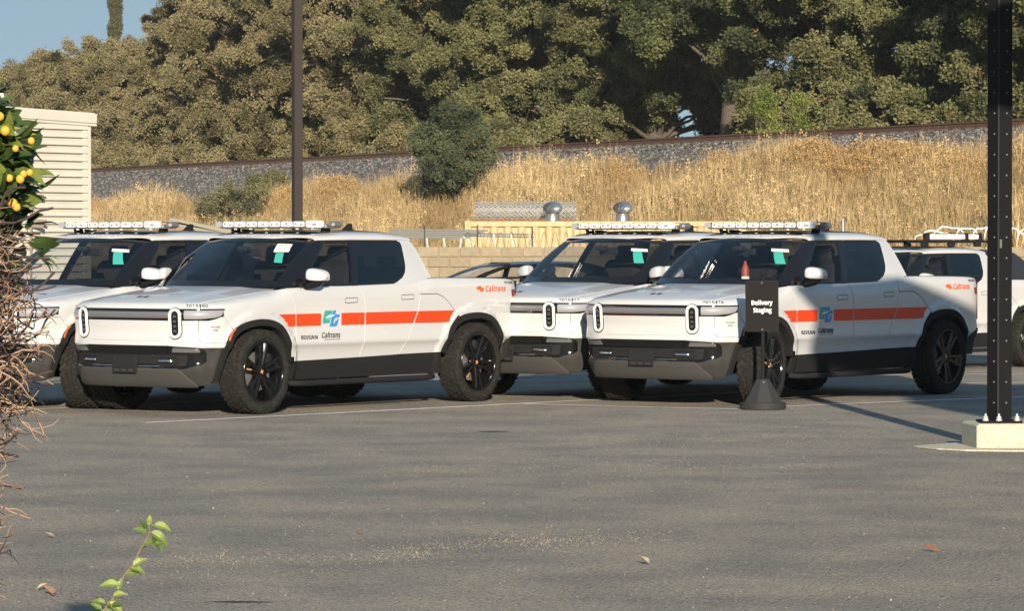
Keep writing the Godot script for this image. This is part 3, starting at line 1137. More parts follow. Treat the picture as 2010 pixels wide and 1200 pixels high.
	for q in [[0.89, 80.6, "left spinning turbine vent in front of the wire roll"], [2.43, 80.6, "right turbine vent standing alone on the container"]]:
		var v := thing("turbine_vent", "galvanised " + q[2], "roof vent", W(q[0], H - 0.03, q[1]), 0.0, "turbine vents on the container roof")
		st = ST()
		lathe(st, PackedVector2Array([Vector2(0.17, 0.0), Vector2(0.165, 0.03), Vector2(0.15, 0.05), Vector2(0.15, 0.16), Vector2(0.165, 0.165), Vector2(0.165, 0.18), Vector2(0.0, 0.185)]), 24)
		obj("neck", st.commit(), gal, v)
		var vane := ST()
		for i in 8:
			var t0 := -1.05 + 2.25 * i / 8.0
			var t1 := -1.05 + 2.25 * (i + 1) / 8.0
			var p0 := Vector3(0.215 * cos(t0), 0.30 + 0.14 * sin(t0), 0)
			var p1 := Vector3(0.215 * cos(t1), 0.30 + 0.14 * sin(t1), 0)
			var sk0 := Basis(Vector3.UP, 0.5 * t0)
			var sk1 := Basis(Vector3.UP, 0.5 * t1)
			var f0 := 0.35 + 0.65 * cos(t0)
			var f1 := 0.35 + 0.65 * cos(t1)
			var a := sk0 * (p0 - Vector3(0, 0, 0.034) * f0)
			var b := sk0 * (p0 * Vector3(0.93, 1, 1) + Vector3(0, 0, 0.016) * f0)
			var c := sk1 * (p1 * Vector3(0.93, 1, 1) + Vector3(0, 0, 0.016) * f1)
			var d := sk1 * (p1 - Vector3(0, 0, 0.034) * f1)
			var n := (b - a).cross(d - a).normalized()
			if n.dot(a - Vector3(0, 0.3, 0)) < 0:
				n = -n
			quad(vane, a, b, c, d, n)
		var vm := vane.commit()
		for k in 20:
			var o := obj("vane", vm, gal, v)
			o.rotation.y = TAU * k / 20.0
		st = ST()
		lathe(st, PackedVector2Array([Vector2(0.09, 0.425), Vector2(0.06, 0.445), Vector2(0.0, 0.452)]), 16)
		obj("cap", st.commit(), gal, v)
	# roll of chain-link wire on the container roof
	var wire := mat("wire", Color(0.42, 0.43, 0.42), 0.5, 0.3)
	st = ST()
	var R := 0.205
	var xl := -2.25
	for layer in 2:
		var rad := R - 0.075 * layer
		var nt := 13
		for k in nt:
			for sg in [-1.0, 1.0]:
				var pts := PackedVector3Array()
				var N := 70
				for i in N:
					var fx := float(i) / (N - 1)
					var a: float = TAU * k / nt + sg * 10.5 * fx + layer * 0.3 + 0.05 * sin(fx * 30 + k)
					var zig := 0.008 * (1 if i % 2 else -1)
					pts.append(Vector3(xl * 0.5 - xl * fx, (rad + zig) * sin(a), (rad + zig) * cos(a)))
				tube(st, pts, 0.0062, false, 4, false)
	var roll := obj("wire_roll", st.commit(), wire)
	roll.position = W(0.30, H + R + 0.0, 81.6)
	tag(roll, "long grey roll of chain link fencing lying on the container roof", "wire roll")
	st = ST()
	for i in 5:
		box(st, Vector3(-0.9 + 0.45 * i, 0.0, 0.02 * i), Vector3(0.4, 0.035, 0.16), Basis(Vector3.UP, 0.1 * (i - 2)), 0.004)
	var pk := obj("rusty_plank", st.commit(), rust)
	pk.position = W(0.2, H + 0.005, 80.75)
	tag(pk, "rusty scrap boards lying under the wire roll", "scrap boards")
	# steel studs on a rack behind the wall
	var steel := mat("grey_steel", Color(0.12, 0.125, 0.125), 0.6, 0.2)
	var wsteel := mat("white_steel", Color(0.50, 0.48, 0.43), 0.7)
	for i in 5:
		st = ST()
		box(st, Vector3.ZERO, Vector3(1.55 + 0.1 * i, 0.034, 0.06), Basis(Vector3(0, 0, 1), -0.012), 0.004)
		var o := obj("steel_channel", st.commit(), steel)
		o.position = W(-1.62 + 0.04 * i, 1.735 + 0.037 * i, 73.0 + 0.02 * (i % 2))
		tag(o, "%s grey steel channel of the flat stack left of the container" % ["lowest", "second lowest", "middle", "second highest", "topmost"][i], "steel channel", "stacked steel channels behind the wall")
	var rack := thing("leaning_rack", "low white steel rack with slanting legs on top of the block wall", "rack", W(0, 1.53, 71.4))
	for q in [[-1.63, -1.66], [-1.30, -1.33], [-1.02, -0.98], [-0.30, -0.36], [0.02, -0.02], [0.36, 0.34]]:
		st = ST()
		tube(st, PackedVector3Array([Vector3(q[0], -0.05, 0), Vector3(q[1], 0.19 if q[0] < -0.9 else 0.27, 0)]), 0.022, false, 6)
		obj("leg", st.commit(), wsteel, rack)
	for q in [[-0.95, 0.24, 0.42, 0.21], [-0.95, 0.28, 0.40, 0.26]]:
		st = ST()
		tube(st, PackedVector3Array([Vector3(q[0], q[1], 0.0), Vector3(q[2], q[3], 0.0)]), 0.016, false, 6)
		obj("crossbar", st.commit(), steel, rack)
	st = ST()
	tube(st, PackedVector3Array([Vector3(-0.95, 0.22, 0.02), Vector3(-0.62, -0.04, 0.02)]), 0.018, false, 6)
	obj("brace", st.commit(), wsteel, rack)
	# thin dark stakes and barbed coils
	var dark := mat("dark_iron", Color(0.04, 0.035, 0.03), 0.7)
	for q in [[-1.68, 0.40, "leftmost of three thin dark stakes on the block wall"], [-0.66, 0.43, "middle thin dark stake before the container's left end"], [0.39, 0.38, "right hand thin dark stake before the container"]]:
		st = ST()
		tube(st, PackedVector3Array([Vector3(0, -0.3, 0), Vector3(0, q[1], 0)]), 0.012, false, 5)
		var o := obj("iron_stake", st.commit(), dark)
		o.position = W(q[0], 1.55, 70.6)
		tag(o, q[2], "stake", "iron stakes along the wall top")
	st = ST()
	var coil := PackedVector3Array()
	for i in 150:
		var a := i * 0.42
		coil.append(Vector3(-0.9 + 0.014 * i, 0.16 * sin(a) + 0.02, 0.16 * cos(a)))
	tube(st, coil, 0.0045, false, 4, false)
	var co := obj("barbed_coil", st.commit(), dark)
	co.position = W(0.0, 1.66, 70.5)
	tag(co, "loose thin wire coil along the wall top before the container", "wire coil")
	# slanting grey boards at the left
	for q in [[-6.15, 1.96, -0.20, 1.25, "upper weathered grey board slanting above the left truck's fin"], [-6.0, 1.86, -0.23, 1.30, "lower weathered grey board slanting above the left truck's fin"], [-4.75, 1.98, -0.18, 0.34, "short pale board end sticking up behind the beacon bar"]]:
		st = ST()
		box(st, Vector3.ZERO, Vector3(q[3], 0.10, 0.16), Basis.IDENTITY, 0.008)
		var o := obj("grey_board", st.commit(), mat("weathered_wood", Color(0.23, 0.215, 0.17), 0.9))
		o.position = W(q[0], q[1], 72.5)
		o.rotation.z = q[2]
		tag(o, q[4], "board")
	# white tape loops and a post at the right
	var tape := mat("white_tape", Color(0.78, 0.77, 0.73), 0.5)
	var r2 := RandomNumberGenerator.new()
	r2.seed = 31
	for i in 12:
		st = ST()
		var cx := 8.05 + 0.30 * i + r2.randf_range(-0.08, 0.08)
		var w := r2.randf_range(0.20, 0.36)
		var h := r2.randf_range(0.16, 0.30)
		var pts := PackedVector3Array()
		for k in 12:
			var a := PI * (k / 11.0) * 1.05
			pts.append(Vector3(-w * cos(a) , h * sin(a) + 0.02 * sin(k * 1.7 + i), 0.12 * sin(a * 0.7 + i)))
		tube(st, pts, [0.006, 0.012, 0.017, 0.012, 0.019, 0.014, 0.018, 0.012, 0.016, 0.012, 0.009, 0.005], false, 6)
		var o := obj("tape_loop", st.commit(), tape)
		o.position = W(cx, 1.68 + 0.05 * sin(i * 2.1), 69.8)
		tag(o, ["leftmost", "second", "third", "fourth", "fifth", "sixth", "seventh", "eighth", "ninth", "tenth", "eleventh", "rightmost"][i] + " white plastic tape loop from the left on the wall top", "tape loop", "white tape loops on the wall top")
	st = ST()
	tube(st, PackedVector3Array([Vector3(0, 0, 0), Vector3(0, 2.1, 0)]), 0.035, false, 8)
	var gp := obj("galvanised_post", st.commit(), gal)
	gp.position = W(6.58, 0, 73.0)
	tag(gp, "short galvanised fence post behind the right truck's roof", "post")

func build_shed() -> void:
	var cream := mat("cream_siding", Color(0.60, 0.545, 0.42), 0.6)
	tri_tex(cream, noise_tex(256, 0.02, 95, [[0.0, Color(0.50, 0.475, 0.405)], [1.0, Color(0.58, 0.555, 0.48)]]), 3.0)
	var s := thing("garden_shed", "cream shed with lapped siding and a low roof edge at the left", "shed", W(-6.9, 0, 60.0), 0.95)
	var W_ := 6.0
	var n := 28
	var exp := 0.128
	var st := ST()
	# one lapped board, thicker at its lower edge
	var lap := [[0.0, 0.012], [0.0, 0.058], [0.078, 0.050], [0.092, 0.004], [0.15, 0.004]]
	for k in lap.size() - 1:
		var y0: float = lap[k][0]
		var y1: float = lap[k + 1][0]
		var za: float = lap[k][1]
		var zb: float = lap[k + 1][1]
		quad(st, Vector3(-W_, y0, za), Vector3(-0.10, y0, za), Vector3(-0.10, y1, zb), Vector3(-W_, y1, zb), Vector3(0, -(zb - za), y1 - y0).normalized())
	var bm := st.commit()
	for i in n:
		var y := 0.02 + exp * i
		if y > 3.52:
			break
		var o := obj("siding_board", bm, cream, s)
		o.position = Vector3(0, y, 0.0)
	st = ST()
	box(st, Vector3(-0.09, 1.78, 0.0), Vector3(0.18, 3.56, 0.075), Basis.IDENTITY, 0.006)
	obj("corner_trim", st.commit(), cream, s)
	st = ST()
	box(st, Vector3(-W_ / 2, 1.76, -1.0), Vector3(W_ - 0.04, 3.52, 1.98))
	obj("wall", st.commit(), cream, s)
	st = ST()
	var tilt := Basis(Vector3(0, 0, 1), -0.022)
	box(st, Vector3(-W_ / 2 + 0.03, 3.73, 0.06), Vector3(W_ + 0.12, 0.16, 0.06), tilt, 0.008)
	box(st, Vector3(-W_ / 2 + 0.03, 3.63, 0.045), Vector3(W_ + 0.16, 0.05, 0.05), tilt, 0.006)
	box(st, Vector3(-W_ / 2 + 0.03, 3.80, -1.0), Vector3(W_ + 0.10, 0.05, 2.1), tilt, 0.008)
	obj("roof", st.commit(), cream, s)
	# weathered post with pegs in front of it
	var wood: Material = mat("post_wood", Color(0.17, 0.145, 0.12), 0.9)
	var p := thing("wooden_post", "weathered wooden post with three short arms before the cream shed", "post", W(-7.72, 0, 58.8))
	st = ST()
	box(st, Vector3(0, 1.3, 0), Vector3(0.075, 2.6, 0.075), Basis(Vector3(0, 0, 1), -0.015), 0.008)
	obj("shaft", st.commit(), wood, p)
	for q in [[2.38, 0.20], [1.98, 0.24], [1.90, 0.20], [1.60, 0.16]]:
		st = ST()
		box(st, Vector3(0.03 + q[1] * 0.5, q[0], 0.02), Vector3(q[1], 0.055, 0.05), Basis(Vector3(0, 0, 1), -0.05), 0.006)
		obj("arm", st.commit(), wood, p)

# ------------------------------------------------------------------ other vehicles
func build_background_cars() -> void:
	# small sedan, mostly hidden behind the trucks
	make_sedan("black sedan with a blue tinted windscreen in the gap between the trucks", W(-0.38, 0.02, 50.6), deg_to_rad(20.0), M["car_black"] if M.has("car_black") else car_paint("car_black", Color(0.012, 0.013, 0.015)))
	make_sedan("white sedan far back, glimpsed through the middle pickup's windscreen", W(1.75, 0, 57.0), deg_to_rad(28.0), car_paint("car_white", Color(0.6, 0.6, 0.59)))
	# further white pickup with a rack
	var src: Node3D = get_node("pickup_truck")
	var c: Node3D = src.duplicate()
	c.name = numbered("pickup_truck")
	add_child(c)
	for n in c.get_children():
		for pre in ["hood_number", "corner_number", "bed_number", "orange_stripe", "door_", "lettering", "bed_lettering", "bed_emblem", "beacon_bar", "paper_tag", "fin_antenna"]:
			if String(n.name).begins_with(pre) and not String(n.name).begins_with("door_mirror"):
				c.remove_child(n)
				n.free()
				break
	c.transform = Transform3D(Basis(Vector3.UP, deg_to_rad(48.0)).scaled(Vector3.ONE * 0.90), W(4.12, 0, 46.6))
	tag(c, "plain white pickup with a black roof rack, partly behind the black post", "pickup truck", "white service pickups parked in rows")
	var st := ST()
	for z in [-0.62, 0.62]:
		box(st, Vector3(1.95, 1.835, z), Vector3(1.75, 0.035, 0.04), Basis.IDENTITY, 0.008)
	for i in 6:
		box(st, Vector3(1.2 + 0.3 * i, 1.850, 0), Vector3(0.05, 0.025, 1.24), Basis.IDENTITY, 0.006)
	for x in [1.25, 1.9, 2.55]:
		for z in [-0.62, 0.62]:
			box(st, Vector3(x, 1.795, z), Vector3(0.13, 0.065, 0.07), Basis.IDENTITY, 0.015)
	var rk := obj("roof_rack", st.commit(), M["black_plastic"], c)
	st = ST()
	box(st, Vector3(1.98, 1.905, 0.60), Vector3(1.25, 0.075, 0.05), Basis.IDENTITY, 0.012)
	obj("light_strip", st.commit(), M["card_white"], rk)
	st = ST()
	for x in [1.32, 2.28, 2.62]:
		box(st, Vector3(x, 1.895, 0.60), Vector3(0.08, 0.11, 0.08), Basis.IDENTITY, 0.01)
	box(st, Vector3(1.95, 1.955, 0.60), Vector3(1.4, 0.012, 0.06))
	obj("strip_clamp", st.commit(), M["black_plastic"], rk)
	# dark load under a cover in its bed
	st = ST()
	var r := RandomNumberGenerator.new()
	r.seed = 12
	var N := 12
	var P := []
	for i in N + 1:
		var row := []
		for j in N + 1:
			var u := float(i) / N * 2 - 1
			var v := float(j) / N * 2 - 1
			var h := (1.0 - pow(absf(u), 4)) * (1.0 - pow(absf(v), 4))
			row.append(Vector3(3.5 + 0.70 * u, 1.2 + 0.48 * h + 0.05 * r.randf() * h, 0.78 * v))
		P.append(row)
	for i in N:
		for j in N:
			var n: Vector3 = (P[i][j + 1] - P[i][j]).cross(P[i + 1][j] - P[i][j]).normalized()
			if n.y < 0:
				n = -n
			quad(st, P[i][j], P[i + 1][j], P[i + 1][j + 1], P[i][j + 1], n)
	var cv := obj("covered_load", st.commit(), mat("tarpaulin", Color(0.02, 0.02, 0.022), 0.5))
	cv.transform = c.transform
	tag(cv, "crumpled black tarpaulin over the bed of the plain white pickup", "tarpaulin")

func car_paint(called: String, c: Color) -> StandardMaterial3D:
	var m := mat(called, c, 0.3)
	m.clearcoat_enabled = true
	m.clearcoat = 1.0
	m.clearcoat_roughness = 0.04
	return m

func make_sedan(label: String, at: Vector3, turn: float, paint: Material) -> void:
	# x to the rear, nose at -2.3
	var t := thing("sedan", label, "car", at, turn, "cars parked behind the pickups")
	var low := keys([-2.3, 0.55, -2.1, 0.70, -1.4, 0.80, -0.7, 0.90, 0.2, 0.93, 1.2, 0.95, 1.9, 0.99, 2.25, 0.93, 2.35, 0.7])
	var wid := keys([-2.3, 0.55, -2.1, 0.78, -1.6, 0.88, 0.0, 0.91, 1.6, 0.88, 2.2, 0.74, 2.35, 0.5])
	var body := func(p: Vector2) -> Vector3:
		# p.y runs over the section from one sill to the other
		var w := kf(wid, p.x)
		var h := kf(low, p.x)
		var a := p.y
		var c := cos(a)
		var s := sin(a)
		return Vector3(p.x, 0.22 + (h - 0.22) * pow(maxf(s, 0.0), 0.42), w * signf(c) * pow(absf(c), 0.35))
	var st := ST()
	panel(st, PackedVector2Array([Vector2(-2.3, 0.02), Vector2(2.35, 0.02), Vector2(2.35, PI - 0.02), Vector2(-2.3, PI - 0.02)]), body, -1.0, 0.0, 0.01, 0.001, 0.12)
	obj("body", st.commit(), paint, t)
	var roofy := keys([-0.85, 0.90, -0.45, 1.11, -0.1, 1.27, 0.2, 1.345, 0.9, 1.37, 1.4, 1.34, 1.8, 1.20, 2.1, 0.96])
	var house := func(p: Vector2) -> Vector3:
		var h := kf(roofy, p.x)
		var c := cos(p.y)
		var s := sin(p.y)
		var y := 0.88 + (h - 0.88) * pow(maxf(s, 0.0), 0.5)
		var w := lerpf(0.80, 0.56, clampf((y - 0.88) / 0.46, 0, 1))
		return Vector3(p.x, y, w * signf(c) * pow(absf(c), 0.32))
	st = ST()
	panel(st, PackedVector2Array([Vector2(0.22, 0.98), Vector2(1.35, 0.98), Vector2(1.35, PI - 0.98), Vector2(0.22, PI - 0.98)]), house, -1.0, 0.004, 0.01, 0.002, 0.08)
	obj("roof", st.commit(), paint, t)
	st = ST()
	panel(st, PackedVector2Array([Vector2(-0.82, 0.95), Vector2(0.20, 0.98), Vector2(0.20, PI - 0.98), Vector2(-0.82, PI - 0.95)]), house, -1.0, 0.0, 0.004, 0.001, 0.08)
	obj("windscreen", st.commit(), M["glass"], t)
	st = ST()
	panel(st, PackedVector2Array([Vector2(1.37, 0.98), Vector2(2.05, 0.9), Vector2(2.05, PI - 0.9), Vector2(1.37, PI - 0.98)]), house, -1.0, 0.0, 0.004, 0.001, 0.08)
	obj("back_window", st.commit(), M["privacy_glass"], t)
	for side in 2:
		var f := func(y: float) -> float: return y if side == 0 else PI - y
		for w in [[-0.30, 0.50], [0.58, 1.25]]:
			st = ST()
			panel(st, PackedVector2Array([Vector2(w[0], f.call(0.10)), Vector2(w[1], f.call(0.10)), Vector2(w[1] + (0.0 if w[0] < 0 else 0.08), f.call(0.80)), Vector2(maxf(w[0], 0.22), f.call(0.80))]), house, -1.0, 0.0, 0.003, 0.001, 0.08)
			obj("side_window", st.commit(), M["glass"], t)
		st = ST()
		panel(st, PackedVector2Array([Vector2(-0.75, f.call(0.04)), Vector2(2.0, f.call(0.04)), Vector2(2.0, f.call(0.10)), Vector2(-0.75, f.call(0.10))]), house, -1.0, 0.002, 0.01, 0.001, 0.1)
		panel(st, PackedVector2Array([Vector2(-0.82, f.call(0.94)), Vector2(0.2, f.call(0.97)), Vector2(1.35, f.call(0.97)), Vector2(2.05, f.call(0.9)), Vector2(2.05, f.call(0.8)), Vector2(1.35, f.call(0.83)), Vector2(0.22, f.call(0.83)), Vector2(-0.6, f.call(0.5))]), house, -1.0, 0.003, 0.01, 0.001, 0.1)
		panel(st, PackedVector2Array([Vector2(0.50, f.call(0.1)), Vector2(0.58, f.call(0.1)), Vector2(0.58, f.call(0.83)), Vector2(0.50, f.call(0.83))]), house, -1.0, 0.003, 0.01, 0.001, 0.1)
		obj("window_frame", st.commit(), M["black_gloss"], t)
		for x in [-1.35, 1.40]:
			st = ST()
			var rot := Transform3D(Basis(Vector3(1, 0, 0), Vector3(0, 0, 1), Vector3(0, -1, 0)), Vector3(x, 0.33, 0.80 if side == 0 else -0.80))
			lathe(st, PackedVector2Array([Vector2(0.0, -0.11), Vector2(0.30, -0.115), Vector2(0.33, -0.08), Vector2(0.33, 0.08), Vector2(0.30, 0.115), Vector2(0.22, 0.11), Vector2(0.2, 0.09), Vector2(0.0, 0.10)]), 28, rot, false)
			obj("wheel", st.commit(), M["tyre_rubber"], t)
	st = ST()
	for z in [-0.35, 0.35]:
		box(st, Vector3(0.75, 0.95, z), Vector3(0.14, 0.55, 0.46), Basis(Vector3(0, 0, 1), -0.2), 0.05)
		box(st, Vector3(0.83, 1.22, z), Vector3(0.09, 0.16, 0.25), Basis(Vector3(0, 0, 1), -0.2), 0.03)
	obj("front_seats", st.commit(), M["seat_fabric"], t)

# ------------------------------------------------------------------ posts
func build_posts() -> void:
	var black := mat("post_black", Color(0.010, 0.010, 0.011), 0.7, 0.0, 0.2)
	var p := thing("carport_post", "tall square black bolted post rising at the right edge", "post", W(3.893, 0.205, 29.32), deg_to_rad(32.0))
	var st := ST()
	box(st, Vector3(0, 3.0, 0), Vector3(0.144, 6.0, 0.144), Basis.IDENTITY, 0.006)
	obj("shaft", st.commit(), black, p)
	st = ST()
	box(st, Vector3(0, 0.010, 0), Vector3(0.33, 0.02, 0.33), Basis(Vector3.UP, deg_to_rad(-32.0)), 0.004)
	obj("base_plate", st.commit(), black, p)
	var sil: Material = mat("bolt_zinc", Color(0.13, 0.13, 0.125), 0.6, 0.3)
	st = ST()
	lathe(st, PackedVector2Array([Vector2(0.0, 0.007), Vector2(0.006, 0.006), Vector2(0.009, 0.0)]), 8)
	var rivet := st.commit()
	for face in 2:
		for i in 24:
			var o := obj("bolt", rivet, sil, p)
			var y := 0.16 + 0.165 * i
			if face == 0:
				o.position = Vector3(0.012, y, 0.072)
				o.rotation.x = PI / 2
			else:
				o.position = Vector3(-0.072, y, 0.02)
				o.rotation.z = PI / 2
	# seam along the corner
	st = ST()
	box(st, Vector3(-0.0725, 3.0, 0.0725), Vector3(0.012, 6.0, 0.012), Basis(Vector3.UP, PI / 4), 0.002)
	obj("corner_seam", st.commit(), M["letter_grey"], p)
	st = ST()
	box(st, Vector3(-0.05, 1.43, 0.076), Vector3(0.022, 0.07, 0.01), Basis.IDENTITY, 0.003)
	obj("junction_plate", st.commit(), sil, p)
	st = ST()
	lathe(st, PackedVector2Array([Vector2(0.0, 0.058), Vector2(0.009, 0.055), Vector2(0.009, 0.036), Vector2(0.019, 0.036), Vector2(0.019, 0.014), Vector2(0.026, 0.012), Vector2(0.026, 0.0)]), 8)
	var nut := st.commit()
	for q in [[-0.125, 0.125], [0.125, 0.125], [-0.02, 0.135]]:
		var o := obj("anchor_nut", nut, mat("zinc_nut", Color(0.50, 0.48, 0.43), 0.5, 0.3), p)
		o.position = Basis(Vector3.UP, deg_to_rad(-32.0)) * Vector3(q[0], 0.02, q[1])
	# concrete footing with a broken apron
	var conc := mat("concrete", Color(0.46, 0.42, 0.32), 0.9)
	tri_tex(conc, noise_tex(512, 0.03, 101, [[0.0, Color(0.30, 0.27, 0.20)], [0.3, Color(0.44, 0.40, 0.30)], [0.7, Color(0.53, 0.48, 0.37)], [1.0, Color(0.60, 0.56, 0.45)]], 6), 0.7, noise_normal(512, 0.06, 9, 6.0))
	st = ST()
	box(st, Vector3(0, 0.103, 0), Vector3(0.56, 0.206, 0.56), Basis.IDENTITY, 0.018)
	var f := obj("concrete_footing", st.commit(), conc)
	f.position = W(3.93, 0, 29.33)
	f.rotation.y = 0.10
	tag(f, "square pale concrete footing under the bolted black post", "footing")
	st = ST()
	var ap := PackedVector2Array([Vector2(3.22, -29.36), Vector2(3.36, -29.02), Vector2(3.56, -28.80), Vector2(3.9, -28.72), Vector2(4.5, -28.68), Vector2(4.55, -29.9), Vector2(3.62, -29.85), Vector2(3.45, -29.62), Vector2(3.30, -29.48)])
	flat_poly(st, ap, Transform3D(Basis(Vector3(1, 0, 0), Vector3(0, 0, 1), Vector3(0, 1, 0)), Vector3(0, 0.004, 0)), 0.012)
	structure(obj("concrete_apron", st.commit(), conc), "thin broken concrete apron round the footing")
	# slim lamp pole behind the left truck
	var br := mat("pole_bronze", Color(0.040, 0.033, 0.030), 0.7, 0.0, 0.25)
	var l := thing("lamp_pole", "slim square bronze lamp pole behind the left pickup", "lamp pole", W(-2.69, 0, 46.0), deg_to_rad(26.0))
	st = ST()
	box(st, Vector3(0, 4.5, 0), Vector3(0.110, 9.0, 0.110), Basis.IDENTITY, 0.005)
	obj("shaft", st.commit(), br, l)
	st = ST()
	box(st, Vector3(0, 0.25, 0), Vector3(0.45, 0.5, 0.45), Basis.IDENTITY, 0.03)
	obj("pole_base", st.commit(), conc, l)
	st = ST()
	box(st, Vector3(0, 9.0, 0.45), Vector3(0.30, 0.09, 0.62), Basis.IDENTITY, 0.02)
	box(st, Vector3(0, 8.95, 0.12), Vector3(0.06, 0.06, 0.3), Basis.IDENTITY, 0.01)
	obj("lamp_head", st.commit(), br, l)
	# unseen slabs added off to the right, outlined to shade the right hand pickup
	var cp := thing("shade_blocker", "added unseen canopy on posts beside the lot", "blocker")
	var rise := 5.0 / tan(deg_to_rad(sun_elevation))
	var az := deg_to_rad(sun_turn)
	var back := Vector3(sin(az), 0, cos(az)) * rise + Vector3(0, 5.0, 0)
	for poly in [[4.05, 37.5, 4.45, 34.4, 9.5, 34.6, 9.5, 42.3, 4.6, 42.3], [2.92, 39.4, 5.0, 38.9, 5.3, 43.4, 4.7, 43.45, 3.76, 43.6, 2.54, 41.7, 2.86, 41.1]]:
		st = ST()
		var pp := PackedVector2Array()
		for i in poly.size() / 2:
			pp.append(Vector2(poly[2 * i], -poly[2 * i + 1]))
		flat_poly(st, pp, Transform3D(Basis(Vector3(1, 0, 0), Vector3(0, 0, 1), Vector3(0, 1, 0)), back), 0.03 + 0.03 * (1 if poly[0] < 3 else 0))
		obj("shade_slab", st.commit(), black, cp)
	for q in [[8.6, 35.6], [8.6, 41.5]]:
		st = ST()
		var foot := W(q[0], 0, q[1]) + back
		box(st, Vector3(foot.x, 2.5, foot.z), Vector3(0.16, 5.0, 0.16), Basis.IDENTITY, 0.006)
		obj("leg", st.commit(), black, cp)

func build_sign() -> void:
	var s := thing("sign_stand", "black sign on a weighted stand reading Delivery Staging", "sign", W(2.467, 0, 36.10), 0.04)
	var blk := mat("sign_black", Color(0.014, 0.013, 0.013), 0.8, 0.0, 0.2)
	var rub := mat("base_rubber", Color(0.030, 0.030, 0.031), 0.6, 0.0, 0.25)
	var st := ST()
	var prof := PackedVector2Array([Vector2(0.0, 0.0), Vector2(0.222, 0.0), Vector2(0.228, 0.012), Vector2(0.228, 0.058), Vector2(0.222, 0.070), Vector2(0.205, 0.074)])
	lathe(st, prof, 40, Transform3D.IDENTITY, false)
	# eight-sided cone
	for k in 8:
		var a0 := TAU * (k + 0.5) / 8
		var a1 := TAU * (k + 1.5) / 8
		var am := (a0 + a1) * 0.5
		var n := Vector3(cos(am), 0.55, sin(am)).normalized()
		quad(st, Vector3(0.20 * cos(a0), 0.072, 0.20 * sin(a0)), Vector3(0.20 * cos(a1), 0.072, 0.20 * sin(a1)), Vector3(0.066 * cos(a1), 0.298, 0.066 * sin(a1)), Vector3(0.066 * cos(a0), 0.298, 0.066 * sin(a0)), n)
		tri(st, Vector3(0.066 * cos(a0), 0.298, 0.066 * sin(a0)), Vector3(0.066 * cos(a1), 0.298, 0.066 * sin(a1)), Vector3(0, 0.305, 0), Vector3.UP, Vector3.UP, Vector3.UP)
	obj("weighted_base", st.commit(), rub, s)
	st = ST()
	tube(st, PackedVector3Array([Vector3(0, 0.29, 0), Vector3(0, 1.30, 0)]), 0.0185, false, 14)
	obj("pole", st.commit(), blk, s)
	st = ST()
	lathe(st, PackedVector2Array([Vector2(0.0, 1.362), Vector2(0.013, 1.358), Vector2(0.024, 1.345), Vector2(0.027, 1.332), Vector2(0.024, 1.318), Vector2(0.014, 1.306), Vector2(0.014, 1.296), Vector2(0.021, 1.292), Vector2(0.021, 1.28)]), 20)
	obj("finial", st.commit(), blk, s)
	st = ST()
	var pl := rounded(rect(-0.16, 0.770, 0.16, 1.262), 0.022, 6)
	flat_poly(st, pl, Transform3D(Basis.IDENTITY, Vector3(0, 0, 0.022)), 0.012)
	var plate := obj("sign_plate", st.commit(), blk, s)
	plate.rotation.z = 0.012
	st = ST()
	var rim := PackedVector3Array()
	for p in pl:
		rim.append(Vector3(p.x, p.y, 0.030))
	tube(st, rim, 0.004, true, 6)
	obj("plate_edge", st.commit(), rub, plate)
	var wm: Material = mat("sign_white", Color(0.85, 0.84, 0.80), 0.5)
	lettering("sign_lettering", "Delivery", 0.062, Transform3D(Basis.IDENTITY, Vector3(0.0, 1.046, 0.036)), wm, plate, 0.205, 0.0, 700)
	lettering("sign_lettering", "Staging", 0.062, Transform3D(Basis.IDENTITY, Vector3(0.004, 0.972, 0.036)), wm, plate, 0.178, 0.0, 700)
	for y in [1.245, 0.787]:
		st = ST()
		lathe(st, PackedVector2Array([Vector2(0.0, 0.006), Vector2(0.007, 0.005), Vector2(0.010, 0.0)]), 10, Transform3D(Basis(Vector3(1, 0, 0), PI / 2), Vector3(0, y, 0.034)))
		obj("screw", st.commit(), M["bolt_zinc"], plate)
	st = ST()
	lathe(st, PackedVector2Array([Vector2(0.0, 0.006), Vector2(0.008, 0.005), Vector2(0.011, 0.0)]), 10, Transform3D(Basis(Vector3(1, 0, 0), PI / 2 - 0.5), Vector3(0.0, 0.272, 0.085)))
	obj("base_screw", st.commit(), M["bolt_zinc"], s)

# ------------------------------------------------------------------ pickup truck
# own axes: x to the rear (0 = front axle), y up, z to the driver's side
var OL := PackedVector2Array()    # plan outline (x, z) of the driver's half, every 1 cm
var ON := PackedVector2Array()    # its outward normal
var WF := PackedFloat32Array()    # how much a place belongs to the front
var YT := PackedFloat32Array()    # height of the top edge
const DS := 0.01
var s_end := 0.0
var k_side := keys([0.25, 0.10, 0.34, 0.085, 0.46, 0.058, 0.56, 0.042, 0.63, 0.018, 0.665, 0.0, 0.70, 0.003, 0.80, 0.013, 0.95, 0.011, 1.05, 0.008, 1.12, 0.010])
var k_front := keys([0.25, 0.13, 0.30, 0.075, 0.40, 0.02, 0.452, 0.0, 0.472, 0.02, 0.52, 0.03, 0.60, 0.028, 0.645, 0.012, 0.668, 0.0, 0.72, 0.003, 0.80, 0.012, 0.87, 0.006, 0.90, 0.0])
var k_top := keys([-0.14, 0.0, -0.08, 0.008, -0.045, 0.03, -0.02, 0.075, 0.0, 0.15, 0.02, 0.22])
var k_topf := keys([-0.10, 0.0, -0.06, 0.004, -0.034, 0.016, -0.016, 0.04, 0.0, 0.09, 0.02, 0.14])
var k_door := keys([-0.12, 0.0, -0.06, 0.010, -0.02, 0.024, 0.0, 0.045, 0.02, 0.06])
